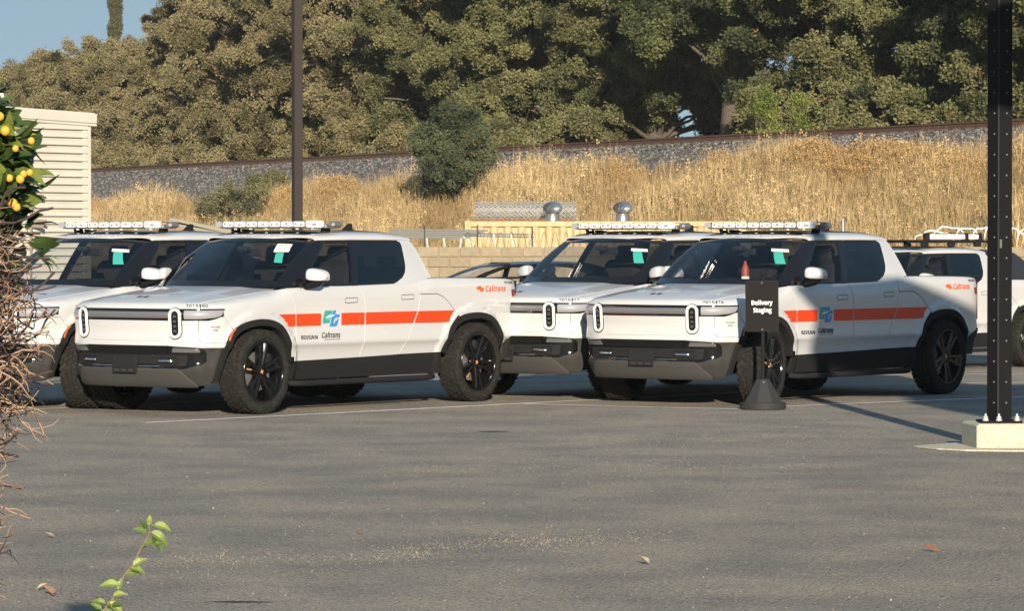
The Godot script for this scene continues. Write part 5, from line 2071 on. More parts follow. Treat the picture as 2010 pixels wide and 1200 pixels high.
	panel(st, rounded(rect(sz(-0.505), 0.928, sz(0.505), 0.990), 0.01), bar_f, 1.0, 0.0, 0.006, 0.003, 0.02)
	obj("centre_lens", st.commit(), M["lens_grey"], base_bar)
	st = ST()
	panel(st, PackedVector2Array([Z(0.665, 0.918), Z(0.80, 0.918), X(-0.61, 0.930), X(-0.548, 0.945), X(-0.505, 0.985), X(-0.498, 1.006), Z(0.80, 1.004), Z(0.665, 1.004)]), bar_f, 1.0, 0.0, 0.006, 0.003, 0.02)
	var lm := st.commit()
	obj("side_lens", lm, M["lens_clear"], base_bar)
	obj("side_lens", mirror(lm), M["lens_clear"], base_bar)
	# ---- stadium headlamps
	for sg in [-1.0, 1.0]:
		var cx := sz(sg * 0.578)
		st = ST()
		panel(st, pill(cx, 0.878, 0.074, 0.154), skin, 1.0, 0.007, 0.012, 0.004)
		var hl := obj("headlamp", st.commit(), M["black_gloss"], t)
		st = ST()
		var ring := PackedVector2Array()
		for p in pill(cx, 0.878, 0.052, 0.131, 12):
			if ring.size() == 0 or ring[ring.size() - 1].distance_to(p) > 0.002:
				ring.append(p)
		tube(st, on_wrap(ring, 0.010), 0.0165, true, 10)
		obj("bezel", st.commit(), M["bezel_white"], hl)
		st = ST()
		panel(st, pill(cx, 0.878, 0.037, 0.116), skin, 1.0, 0.010, 0.002, 0.002)
		obj("lens", st.commit(), M["black_gloss"], hl)
		for k in 4:
			st = ST()
			var xf := wrap_xf(Vector2(cx, 0.808 + 0.046 * k), 0.012)
			box(st, xf.origin, Vector3(0.034, 0.022, 0.008), xf.basis, 0.003)
			obj("lamp_unit", st.commit(), M["led_dark"], hl)
	# ---- lower bumper
	st = ST()
	poly = PackedVector2Array()
	var lo := [Z(0.60, 0.276), Z(0.78, 0.279), Z(0.86, 0.285), X(-0.615, 0.296), X(-0.585, 0.42), X(-0.522, 0.638), Z(0.80, 0.639), Z(0.58, 0.654), Z(0.50, 0.661)]
	for q in lo:
		poly.append(q)
	for i in range(lo.size() - 1, -1, -1):
		poly.append(Vector2(-lo[i].x, lo[i].y))
	panel(st, poly, skin, 1.0, -0.002, 0.03, 0.005)
	obj("bumper", st.commit(), M["grey_plastic"], t)
	st = ST()
	poly = PackedVector2Array([Z(0.50, 0.663), Z(0.59, 0.656), Z(0.79, 0.642), Z(0.83, 0.628), Z(0.845, 0.60), Z(0.845, 0.515), Z(0.81, 0.49), Z(0.66, 0.452), Z(0.36, 0.446), Z(0.28, 0.466)])
	for i in range(9, -1, -1):
		poly.append(Vector2(-poly[i].x, poly[i].y))
	panel(st, poly, skin, 1.0, 0.004, 0.01, 0.004)
	obj("bumper_insert", st.commit(), M["black_gloss"], t)
	# grille: a recess of hexagons
	st = ST()
	panel(st, rounded(rect(sz(-0.50), 0.597, sz(0.50), 0.660), 0.01), skin, 1.0, 0.007, 0.004, 0.002)
	var gr := obj("grille", st.commit(), M["under_black"], t)
	st = ST()
	for iy in 3:
		for ix in 27:
			var cx := -0.486 + 0.0362 * ix + (0.018 if iy % 2 else 0.0)
			if cx > 0.48:
				continue
			var hexp := PackedVector2Array()
			for k in 6:
				hexp.append(Vector2(cx + 0.019 * cos(TAU * k / 6.0 + PI / 6), 0.608 + 0.0205 * iy + 0.0125 * sin(TAU * k / 6.0 + PI / 6)))
			tube(st, on_wrap(hexp, 0.012), 0.0032, true, 4)
	obj("grille_mesh", st.commit(), M["black_plastic"], gr)
	# clear corner lamps beside the grille
	st = ST()
	panel(st, rounded(PackedVector2Array([Z(0.53, 0.606), Z(0.80, 0.606), Z(0.80, 0.632), Z(0.77, 0.640), Z(0.60, 0.651), Z(0.55, 0.651)]), 0.012), skin, 1.0, 0.009, 0.004, 0.003)
	both("fog_lamp", st, M["lens_dark"], t)
	# bar with hook pockets
	st = ST()
	panel(st, rounded(PackedVector2Array([Z(-0.68, 0.470), Z(-0.40, 0.462), Z(-0.33, 0.488), Z(0.33, 0.488), Z(0.40, 0.462), Z(0.68, 0.470), Z(0.70, 0.582), Z(-0.70, 0.582)]), 0.02), skin, 1.0, 0.022, 0.02, 0.006)
	obj("bumper_bar", st.commit(), M["black_plastic"], t)
	for sg in [-1.0, 1.0]:
		st = ST()
		var a := sz(0.36)
		var b := sz(0.60)
		poly = rounded(PackedVector2Array([Vector2(a * sg, 0.492), Vector2(b * sg, 0.482), Vector2(b * sg, 0.560), Vector2(a * sg, 0.560)]), 0.02)
		tube(st, on_wrap(poly, 0.026), 0.007, true, 6)
		var pk := obj("hook_pocket", st.commit(), M["flare_plastic"], t)
		st = ST()
		var pts := PackedVector3Array()
		for q in [[0.40, 0.525, 0.03], [0.42, 0.525, 0.05], [0.52, 0.525, 0.05], [0.545, 0.525, 0.03]]:
			var s := sz(q[0] * sg)
			pts.append(skin(Vector2(s, q[1])) + surf_normal(skin, Vector2(s, q[1]), 1.0) * q[2])
		tube(st, pts, 0.012, false, 8)
		obj("tow_hook", st.commit(), M["silver"], pk)
	# skid plate
	st = ST()
	panel(st, PackedVector2Array([Z(-0.60, 0.452), Z(0.60, 0.452), Z(0.70, 0.36), Z(0.79, 0.274), Z(-0.79, 0.274), Z(-0.70, 0.36)]), skin, 1.0, 0.010, 0.02, 0.005)
	var sk := obj("skid_plate", st.commit(), M["skid_metal"], t)
	st = ST()
	for sg in [-1.0, 1.0]:
		var xf := wrap_xf(Vector2(sz(0.27 * sg), 0.462), 0.016)
		box(st, xf.origin, Vector3(0.30, 0.03, 0.008), xf.basis * Basis(Vector3(1, 0, 0), -0.6), 0.002)
	obj("skid_edge", st.commit(), M["silver"], sk)
	# plate bracket
	st = ST()
	var px := wrap_xf(Vector2(0.0, 0.505), 0.042)
	box(st, px.origin, Vector3(0.31, 0.125, 0.012), px.basis, 0.004)
	box(st, px * Vector3(0, -0.082, -0.006), Vector3(0.30, 0.05, 0.02), px.basis, 0.004)
	var pb := obj("plate_bracket", st.commit(), M["black_plastic"], t)
	st = ST()
	for sg in [-1.0, 1.0]:
		box(st, px * Vector3(0.125 * sg, 0.03, 0.008), Vector3(0.016, 0.016, 0.006), px.basis, 0.003)
	for k in 3:
		box(st, px * Vector3(-0.09 + 0.09 * k, -0.082, 0.006), Vector3(0.05, 0.022, 0.006), px.basis, 0.002)
	obj("bolt", st.commit(), M["grey_plastic"], pb)
	# ---- wheel arch flares
	for which in 2:
		st = ST()
		var list: Array = [ARCH, ARCH_R][which]
		var cx: float = [0.0, REAR][which]
		var outer := arch(list, cx, 0)
		var inner := arch(list, cx, 0, -1, 0.87)
		poly = outer.duplicate()
		for i in range(inner.size() - 1, -1, -1):
			poly.append(inner[i])
		panel(st, poly, skin, 1.0, 0.010, 0.06, 0.008)
		# liner going in to the wheel well
		var top := on_wrap(inner, -0.02)
		for i in top.size() - 1:
			var a := top[i]
			var b := top[i + 1]
			var c := Vector3(b.x, b.y, 0.52)
			var d := Vector3(a.x, a.y, 0.52)
			var n := (Vector3(cx, 0.42, 0.7) - (a + b) * 0.5)
			n.z = 0
			quad(st, a, b, c, d, n.normalized())
		both("wheel_arch", st, M["flare_plastic"], t)
	st = ST()
	panel(st, PackedVector2Array([X(-0.475, 0.72), X(-0.462, 0.705), X(-0.41, 0.79), X(-0.37, 0.822), X(-0.385, 0.838), X(-0.44, 0.79)]), skin, 1.0, 0.014, 0.004, 0.003)
	both("side_marker", st, M["amber"], t)
	# ---- sill
	st = ST()
	panel(st, PackedVector2Array([X(0.455, 0.31), X(2.95, 0.31), X(2.878, 0.517), X(2.2, 0.513), X(1.57, 0.499), X(0.49, 0.484)]), skin, 1.0, 0.003, 0.03, 0.006)
	both("sill", st, M["flare_plastic"], t)
	st = ST()
	tube(st, PackedVector3Array([Vector3(0.50, 0.285, 0.86), Vector3(0.54, 0.28, 0.935), Vector3(0.62, 0.278, 0.955), Vector3(2.60, 0.278, 0.955), Vector3(2.72, 0.285, 0.93), Vector3(2.78, 0.30, 0.86)]), 0.030, false, 10)
	both("running_board", st, M["black_plastic"], t)
	# ---- inside of the body
	st = ST()
	for z in [-0.845, 0.845]:
		box(st, Vector3(1.55, 0.84, z), Vector3(2.1, 0.72, 0.03))
	box(st, Vector3(1.6, 0.42, 0), Vector3(2.3, 0.22, 1.66))
	box(st, Vector3(2.72, 0.86, 0), Vector3(0.04, 0.80, 1.66))
	box(st, Vector3(0.50, 0.78, 0), Vector3(0.05, 0.8, 1.6))
	box(st, Vector3(-0.14, 0.80, 0), Vector3(1.1, 0.30, 1.02))
	box(st, Vector3(0.0, 0.60, 0), Vector3(1.4, 0.16, 1.00))
	box(st, Vector3(3.45, 0.62, 0), Vector3(1.5, 0.22, 1.00))
	box(st, Vector3(4.2, 0.56, 0), Vector3(0.3, 0.3, 1.5))
	box(st, Vector3(-0.68, 0.58, 0), Vector3(0.1, 0.56, 1.1))
	for x in [0.0, REAR]:
		for z in [-0.53, 0.53]:
			box(st, Vector3(x, 0.62, z), Vector3(1.15, 0.62, 0.03))
	for z in [-0.86, 0.86]:
		box(st, Vector3(0.5, 0.80, z), Vector3(0.05, 0.66, 0.12))
	obj("chassis", st.commit(), M["under_black"], t)
	st = ST()
	box(st, Vector3(3.5, 0.80, 0), Vector3(1.56, 0.04, 1.66))
	for z in [-0.84, 0.84]:
		box(st, Vector3(3.5, 1.02, z), Vector3(1.56, 0.44, 0.03))
		box(st, Vector3(3.52, 1.272, z + 0.012 * signf(z)), Vector3(1.60, 0.022, 0.085), Basis.IDENTITY, 0.006)
	box(st, Vector3(2.76, 1.03, 0), Vector3(0.04, 0.46, 1.66))
	box(st, Vector3(4.29, 1.0, 0), Vector3(0.04, 0.48, 1.60))
	obj("bed_liner", st.commit(), M["black_plastic"], t)
	# headlining, dash, seats, wheel
	st = ST()
	panel(st, PackedVector2Array([Vector2(1.1, -0.95), Vector2(2.6, -0.95), Vector2(2.6, 0.95), Vector2(1.1, 0.95)]), roof, -1.0, -0.03, 0.0, 0.001, 0.1)
	obj("headlining", st.commit(), M["interior"], t)
	st = ST()
	for k in 9:
		var z0 := -0.8 + 1.6 * k / 9.0
		var zc := z0 + 0.8 / 9.0
		box(st, Vector3(0.60 + 0.16 * zc * zc, 1.10, zc), Vector3(0.62, 0.15, 0.18), Basis.IDENTITY, 0.02)
	box(st, Vector3(0.98, 1.19, -0.02), Vector3(0.02, 0.17, 0.40), Basis(Vector3(0, 0, 1), -0.15), 0.005)
	obj("dashboard", st.commit(), M["interior"], t)
	st = ST()
	for z in [-0.40, 0.40]:
		box(st, Vector3(1.48, 0.82, z), Vector3(0.5, 0.16, 0.52), Basis.IDENTITY, 0.05)
		box(st, Vector3(1.76, 1.14, z), Vector3(0.15, 0.64, 0.50), Basis(Vector3(0, 0, 1), -0.22), 0.06)
		box(st, Vector3(1.855, 1.515, z), Vector3(0.10, 0.19, 0.27), Basis(Vector3(0, 0, 1), -0.12), 0.04)
	obj("front_seats", st.commit(), M["seat_fabric"], t)
	st = ST()
	box(st, Vector3(2.56, 1.10, 0), Vector3(0.14, 0.60, 1.36), Basis(Vector3(0, 0, 1), -0.15), 0.05)
	for z in [-0.42, 0.0, 0.42]:
		box(st, Vector3(2.62, 1.44, z), Vector3(0.08, 0.13, 0.24), Basis.IDENTITY, 0.03)
	obj("rear_seat", st.commit(), M["seat_fabric"], t)
	st = ST()
	var wp := PackedVector3Array()
	var wb := Basis(Vector3(0, 0, 1), 0.35)
	for k in 28:
		wp.append(Vector3(1.10, 1.13, 0.40) + wb * Vector3(0, 0.18 * sin(TAU * k / 28), 0.185 * cos(TAU * k / 28)))
	tube(st, wp, 0.016, true, 8)
	box(st, Vector3(1.09, 1.12, 0.40), Vector3(0.04, 0.09, 0.34), wb, 0.015)
	obj("steering_wheel", st.commit(), M["black_plastic"], t)
	st = ST()
	box(st, Vector3(0.99, 1.545, 0.0), Vector3(0.03, 0.075, 0.25), Basis(Vector3(0, 0, 1), 0.1), 0.012)
	box(st, Vector3(0.90, 1.58, -0.03), Vector3(0.10, 0.05, 0.12), Basis.IDENTITY, 0.015)
	obj("rear_view_mirror", st.commit(), M["black_plastic"], t)
	# ---- door mirrors
	make_mirror(t)
	# ---- roof beacon bar
	make_beacon(t)
	st = ST()
	box(st, Vector3(2.50, 1.765, 0.0), Vector3(0.18, 0.02, 0.06), Basis.IDENTITY, 0.008)
	flat_poly(st, PackedVector2Array([Vector2(-0.075, 0), Vector2(0.075, 0), Vector2(0.07, 0.062), Vector2(0.03, 0.066), Vector2(-0.005, 0.045)]), Transform3D(Basis.IDENTITY, Vector3(2.50, 1.772, -0.014)), 0.028)
	obj("fin_antenna", st.commit(), M["black_plastic"], t)
	# ---- livery
	make_livery(t)
	# ---- wheels
	var w := make_wheel()
	for k in 4:
		var c := w if k == 0 else w.duplicate()
		var drv := k % 2 == 0
		c.name = "wheel" if k == 0 else "wheel_%03d" % k
		t.add_child(c)
		c.position = Vector3([0.0, REAR][k / 2], 0.408, 0.855 if drv else -0.855)
		c.rotation = Vector3(0, 0.0 if drv else PI, 0.37 * k)
	return t

func bar_f(p: Vector2) -> Vector3:
	# the lens of the light bar bulges forward
	var d := (p.y - 0.960) / 0.045
	var b := skin(p)
	return b + Vector3(-1, 0, 0) * 0.0 + surf_bulge(p) * (0.014 * (1.0 - d * d) - 0.004)

func surf_bulge(p: Vector2) -> Vector3:
	var s := absf(p.x)
	var i := int(clampf(s / DS, 0.0, OL.size() - 2.0))
	return Vector3(ON[i].x, 0, ON[i].y * signf(p.x))

func make_mirror(t: Node3D) -> void:
	var st := ST()
	# housing lofted along z
	var rings := []
	var norms := []
	var sec := [[0.905, 0.054, 0.060], [0.922, 0.072, 0.076], [0.955, 0.082, 0.084], [1.00, 0.083, 0.082], [1.045, 0.077, 0.073], [1.072, 0.064, 0.058], [1.084, 0.046, 0.038], [1.088, 0.010, 0.008]]
	for q in sec:
		var ring := PackedVector3Array()
		for k in 20:
			var a := TAU * k / 20
			var c := cos(a)
			var s := sin(a)
			ring.append(Vector3(0.80 + q[1] * signf(c) * pow(absf(c), 0.55) + (q[0] - 1.0) * 0.30, 1.306 - (q[0] - 1.0) * 0.10 + q[2] * (pow(absf(s), 0.62) if s > 0.0 else -0.46 * pow(absf(s), 0.30)), q[0]))
		rings.append(ring)
	for i in rings.size():
		var nn := PackedVector3Array()
		for k in 20:
			var du: Vector3 = rings[i][(k + 1) % 20] - rings[i][(k + 19) % 20]
			var dv: Vector3 = rings[mini(i + 1, rings.size() - 1)][k] - rings[maxi(i - 1, 0)][k]
			nn.append(du.cross(dv).normalized())
		norms.append(nn)
	for i in rings.size() - 1:
		for k in 20:
			var l := (k + 1) % 20
			quadn(st, rings[i][k], rings[i][l], rings[i + 1][l], rings[i + 1][k], norms[i][k], norms[i][l], norms[i + 1][l], norms[i + 1][k])
	for k in range(1, 19):
		tri(st, rings[0][0], rings[0][k], rings[0][k + 1], Vector3(0, 0, -1), Vector3(0, 0, -1), Vector3(0, 0, -1))
	var hs := both("door_mirror", st, M["white_paint"], t)
	st = ST()
	tube(st, PackedVector3Array([Vector3(0.70, 1.200, 0.86), Vector3(0.73, 1.216, 0.92), Vector3(0.77, 1.236, 0.97), Vector3(0.79, 1.248, 1.02), Vector3(0.80, 1.266, 1.06)]), [0.034, 0.034, 0.040, 0.034, 0.016], false, 10)
	box(st, Vector3(0.70, 1.226, 0.885), Vector3(0.15, 0.05, 0.07), Basis.IDENTITY, 0.015)
	var m := st.commit()
	obj("mirror_foot", m, M["black_gloss"], hs[0])
	obj("mirror_foot", mirror(m), M["black_gloss"], hs[1])
	st = ST()
	tube(st, PackedVector3Array([Vector3(0.745, 1.276, 1.01), Vector3(0.755, 1.277, 1.045), Vector3(0.785, 1.278, 1.066), Vector3(0.825, 1.279, 1.070)]), 0.009, false, 6)
	m = st.commit()
	obj("turn_lamp", m, M["lens_grey"], hs[0])
	obj("turn_lamp", mirror(m), M["lens_grey"], hs[1])

func make_beacon(t: Node3D) -> void:
	var st := ST()
	var x0 := 1.40
	var y0 := 1.818
	box(st, Vector3(x0 + 0.02, y0 - 0.012, 0), Vector3(0.22, 0.044, 1.36), Basis.IDENTITY, 0.01)
	box(st, Vector3(x0 + 0.02, y0 + 0.034, 0), Vector3(0.20, 0.006, 1.36), Basis.IDENTITY, 0.002)
	for sg in [-1.0, 1.0]:
		box(st, Vector3(x0 + 0.02, y0 + 0.004, sg * 0.712), Vector3(0.16, 0.066, 0.08), Basis.IDENTITY, 0.022)
	var b := obj("beacon_bar", st.commit(), M["lamp_body"], t)
	st = ST()
	for sg in [-1.0, 1.0]:
		box(st, Vector3(x0 + 0.03, y0 - 0.052, sg * 0.58), Vector3(0.10, 0.07, 0.05), Basis(Vector3(1, 0, 0), sg * 0.25), 0.006)
		tube(st, PackedVector3Array([Vector3(x0 + 0.1, y0 - 0.05, sg * 0.56), Vector3(x0 + 0.2, y0 - 0.055, sg * 0.48)]), 0.014, false, 6)
	obj("mount", st.commit(), M["black_plastic"], b)
	var spans := [[-0.745, -0.655], [-0.645, -0.505], [-0.497, -0.345], [-0.337, -0.195], [-0.187, -0.045], [-0.037, 0.105], [0.113, 0.265], [0.273, 0.415], [0.428, 0.665]]
	for k in spans.size():
		st = ST()
		var a: float = spans[k][0]
		var c: float = spans[k][1]
		var hh := 0.035 if k == 8 else 0.027
		var nseg := 4
		# row of bright reflectors
		var pts := rounded(rect(-(c - a) * 0.5 + 0.006, -hh, (c - a) * 0.5 - 0.006, hh), hh * (1.0 if k == 8 else 0.55), 5)
		flat_poly(st, pts, Transform3D(Basis(Vector3(0, 0, 1), Vector3(0, 1, 0), Vector3(-1, 0, 0)), Vector3(x0 - 0.090, y0 + 0.008, (a + c) * 0.5)), 0.012)
		var lens := obj("beacon_lamp", st.commit(), M["lamp_grey"] if k == 0 else M["lamp_white"], b)
		if k > 0:
			# two or three bright facets behind each lens
			for j in 3:
				st = ST()
				var z := lerpf(a + 0.035, c - 0.035, j / 2.0)
				box(st, Vector3(x0 - 0.1045, y0 + 0.008 + 0.006 * sin(j * 2.0 + k), z), Vector3(0.006, 0.018, (c - a) * 0.22), Basis(Vector3(0, 1, 0), 0.25 * (j - 1)), 0.002)
				obj("reflector", st.commit(), M["lens_clear"] if (j + k) % 2 else M["lens_pale"], lens)
	# small spacers under the bar that show light between
	st = ST()
	for k in 6:
		box(st, Vector3(x0 - 0.07, y0 - 0.040, -0.5 + 0.2 * k), Vector3(0.02, 0.014, 0.03), Basis.IDENTITY, 0.003)
	obj("bracket", st.commit(), M["card_white"], b)

func livery_map(px: Array) -> PackedVector2Array:
	# emblem drawing units to the door
	var r := PackedVector2Array()
	for i in px.size() / 2:
		r.append(Vector2(sx(0.941) + (px[2 * i] - 650.0) / 295.0 * 0.27, 0.984 - (px[2 * i + 1] - 420.0 - (px[2 * i] - 650.0) * -0.02) / 280.0 * 0.165))
	return r

func make_livery(t: Node3D) -> void:
	var st := ST()
	var o := 0.0042
	panel(st, PackedVector2Array([X(0.525, 0.952), X(0.252, 0.952), X(0.30, 0.936), X(0.345, 0.905), X(0.385, 0.868), X(0.415, 0.832), X(0.527, 0.832)]), skin, 1.0, o, 0.0, 0.0005, 0.02)
	panel(st, PackedVector2Array([X(0.535, 0.952), X(0.918, 0.952), X(0.918, 0.832), X(0.537, 0.832)]), skin, 1.0, o, 0.0, 0.0005, 0.02)
	panel(st, PackedVector2Array([X(1.237, 0.951), X(1.606, 0.951), X(1.606, 0.832), X(1.237, 0.832)]), skin, 1.0, o, 0.0, 0.0005, 0.02)
	panel(st, PackedVector2Array([X(1.624, 0.951), X(2.464, 0.951), X(2.394, 0.831), X(1.624, 0.832)]), skin, 1.0, o, 0.0, 0.0005, 0.02)
	panel(st, PackedVector2Array([X(2.482, 0.951), X(3.085, 0.950), X(3.03, 0.90), X(2.985, 0.83), X(2.412, 0.831)]), skin, 1.0, o, 0.0, 0.0005, 0.02)
	both("orange_stripe", st, M["orange_vinyl"], t)
	# square green and blue emblem on the front door
	st = ST()
	panel(st, livery_map([690, 430, 818, 430, 806, 488, 742, 490, 724, 578, 782, 578, 770, 638, 655, 640, 652, 600]), skin, 1.0, o, 0.0, 0.0005)
	panel(st, livery_map([745, 500, 804, 498, 790, 568, 733, 570]), skin, 1.0, o, 0.0, 0.0005)
	var em := obj("door_emblem", st.commit(), M["emblem_teal"], t)
	st = ST()
	panel(st, livery_map([828, 430, 880, 426, 868, 490, 945, 492, 936, 545, 862, 548, 856, 575, 930, 570, 908, 662, 888, 692, 782, 698, 770, 682, 786, 640, 800, 570, 800, 545, 812, 490]), skin, 1.0, o, 0.0, 0.0005)
	obj("emblem_mark", st.commit(), M["emblem_blue"], em)
	st = ST()
	panel(st, livery_map([685, 550, 735, 522, 790, 512, 800, 500, 862, 500, 830, 520, 770, 545, 720, 548]), skin, 1.0, o + 0.002, 0.0, 0.0005)
	panel(st, livery_map([838, 640, 850, 585, 895, 582, 893, 592, 862, 594, 850, 642]), skin, 1.0, o + 0.002, 0.0, 0.0005)
	obj("emblem_bird", st.commit(), M["card_white"], em)
	var lw: Material = M["letter_grey"]
	lettering("door_lettering", "RIVIAN", 0.038, wrap_xf(X(0.73, 0.722), 0.004), lw, t, 0.252, 0.0, 600)
	lettering("door_lettering", "Caltrans", 0.060, wrap_xf(X(1.07, 0.738), 0.004), M["ink"], t, 0.285, 0.38, 700)
	st = ST()
	panel(st, PackedVector2Array([X(0.955, 0.690), X(1.205, 0.692), X(1.205, 0.697), X(0.955, 0.695)]), skin, 1.0, o, 0.0, 0.0003)
	obj("lettering_line", st.commit(), M["ink"], t)
	lettering("bed_lettering", "Caltrans", 0.066, wrap_xf(X(3.80, 1.166), 0.004), M["letter_orange"], t, 0.36, 0.30, 700)
	st = ST()
	for q in [[3.455, 1.180, 3.53, 1.198, 3.555, 1.175, 3.545, 1.148, 3.475, 1.158], [3.505, 1.168, 3.575, 1.182, 3.59, 1.152, 3.56, 1.132, 3.52, 1.142]]:
		var pp := PackedVector2Array()
		for i in 5:
			pp.append(X(q[2 * i], q[2 * i + 1]))
		panel(st, pp, skin, 1.0, o + 0.001 * (1 if q[0] > 3.5 else 0), 0.0, 0.0005)
	obj("bed_emblem", st.commit(), M["letter_orange"], t)
	# small twin mark on the hood
	st = ST()
	for q in [-0.035, 0.045]:
		panel(st, rounded(rect(-0.66, q - 0.026, -0.605, q + 0.026), 0.016), hood_f, -1.0, 0.003, 0.002, 0.001)
	obj("hood_mark", st.commit(), M["letter_grey"], t)

func hang_tag(t: Node3D, slanted: bool) -> void:
	# paper tag behind the windscreen: corners across and up the glass
	var fw := 0.75
	var fh := 0.95
	var whites := [[0.64, 0.67, 0.605, 0.765, 0.805, 0.775, 0.83, 0.69], [0.60, 0.775, 0.58, 0.86, 0.78, 0.87, 0.80, 0.785]] if slanted else [[0.645, 0.675, 0.61, 0.74, 0.845, 0.74, 0.88, 0.675]]
	var teal := [0.68, 0.662, 0.78, 0.667, 0.865, 0.45, 0.765, 0.455] if slanted else [0.675, 0.67, 0.80, 0.67, 0.94, 0.41, 0.815, 0.405]
	var st := ST()
	for q in whites:
		panel(st, PackedVector2Array([Vector2(q[0] * fw, q[1] * fh), Vector2(q[2] * fw, q[3] * fh), Vector2(q[4] * fw, q[5] * fh), Vector2(q[6] * fw, q[7] * fh)]), ws, 1.0, 0.006, 0.001, 0.0005)
	var tg := obj("paper_tag", st.commit(), M["card_white"], t)
	st = ST()
	panel(st, PackedVector2Array([Vector2(teal[0] * fw, teal[1] * fh), Vector2(teal[2] * fw, teal[3] * fh), Vector2(teal[4] * fw, teal[5] * fh), Vector2(teal[6] * fw, teal[7] * fh)]), ws, 1.0, 0.005, 0.001, 0.0005)
	obj("teal_card", st.commit(), M["card_teal"], tg)
	if not slanted:
		return
	st = ST()
	for q in [[0.63, 0.825], [0.66, 0.725]]:
		var pts := PackedVector3Array()
		for k in 9:
			var p := Vector2((q[0] + 0.014 * k) * fw, (q[1] + (0.014 if k % 2 else -0.008) * (1.0 if k % 3 else 0.4)) * fh)
			pts.append(ws(p) + surf_normal(ws, p, 1.0) * 0.010)
		tube(st, pts, 0.0022, false, 4)
	obj("scribble", st.commit(), M["ink"], tg)

func number_truck(t: Node3D, num: String) -> void:
	var lw: Material = M["letter_grey"]
	lettering("hood_number", num, 0.034, wrap_xf(Z(0.775, 1.046), 0.004), lw, t, 0.21)
	lettering("corner_number", num, 0.016, wrap_xf(X(-0.60, 0.845), 0.004), lw, t, 0.10)
	lettering("corner_number", "T" + num.substr(3), 0.016, wrap_xf(X(-0.60, 0.815), 0.004), lw, t, 0.06)
	lettering("bed_number", num, 0.026, wrap_xf(X(4.05, 1.226), 0.004), lw, t, 0.17)

func fit_at(x: float, d: float, turn_deg: float, y := 0.0) -> Transform3D:
	return Transform3D(Basis(Vector3.UP, deg_to_rad(turn_deg)), Vector3(x, y, -d))

func build_trucks() -> void:
	var a := make_truck()
	var group := "white service pickups parked in rows"
	tag(a, "white pickup with orange door stripe, nearest on the left, nothing in front of it", "pickup truck", group)
	var list := [a]
	for k in 3:
		var c: Node3D = a.duplicate()
		c.name = numbered("pickup_truck")
		add_child(c)
		list.append(c)
	a.transform = fit_at(-3.158, 35.6, 54.05)
	list[1].transform = fit_at(1.838, 37.55, 52.46)
	tag(list[1], "white pickup with orange door stripe behind the delivery sign, half in shade", "pickup truck", group)
	list[2].transform = fit_at(-4.87, 36.75, 54.6)
	tag(list[2], "white pickup at the far left, its nose hidden by bare twigs", "pickup truck", group)
	list[3].transform = fit_at(0.439, 39.11, 52.0)
	tag(list[3], "white pickup in the middle, its bumper seen between the two striped pickups", "pickup truck", group)
	number_truck(a, "7015560")
	number_truck(list[1], "7015474")
	number_truck(list[3], "7015417")
	for q in list:
		hang_tag(q, q == a)
	for q in [list[1], list[2]]:
		for wn in ["wheel", "wheel_001"]:
			var w: Node3D = q.get_node(wn)
			w.rotation.y += 0.24

# ------------------------------------------------------------------ plants close to the camera
func leaf_mesh(len: float, wide: float, curl: float, fold: float, seed_: int) -> ArrayMesh:
	# a single leaf along +x from its stalk, folded along the midrib
	var st := ST()
	var n := 8
	var rows := []
	for i in n + 1:
		var t := float(i) / n
		var w := wide * 0.5 * pow(sin(PI * pow(t, 0.8)), 0.85) + 0.0005
		if t >= 1.0:
			w = 0.0003
		var y := -curl * len * t * t + 0.02 * len * sin(t * 9.0 + seed_)
		var x := len * t * (1.0 - 0.15 * curl * t)
		rows.append([Vector3(x, y + fold * w, -w), Vector3(x, y, 0), Vector3(x, y + fold * w, w)])
	var P := func(i: int, j: int) -> Vector3: return rows[i][j]
	for i in n:
		for j in 2:
			var a: Vector3 = rows[i][j]
			var b: Vector3 = rows[i][j + 1]
			var c: Vector3 = rows[i + 1][j + 1]
			var d: Vector3 = rows[i + 1][j]
			var nn := (b - a).cross(d - a).normalized()
			if nn.y < 0:
				nn = -nn
			quad(st, a, b, c, d, nn)
	# stalk
	tube(st, PackedVector3Array([Vector3(-len * 0.12, 0.0, 0), Vector3(len * 0.04, 0.0, 0)]), wide * 0.035 + 0.0006, false, 5)
	return st.commit()

func leaf_mat(called: String, c: Color, gloss: float) -> StandardMaterial3D:
	var m := mat(called, c, gloss)
	m.backlight_enabled = true
	m.backlight = Color(c.r * 1.6, c.g * 1.6, c.b * 1.0).clamp()
	m.metallic_specular = 0.45
	return m

func crooked(r: RandomNumberGenerator, a: Vector3, dir: Vector3, len: float, n: int, wob: float) -> PackedVector3Array:
	var pts := PackedVector3Array([a])
	var d := dir.normalized()
	var p := a
	for i in n:
		d = (d + Vector3(r.randfn(), r.randfn(), r.randfn()) * wob).normalized()
		p += d * len / n
		pts.append(p)
	return pts

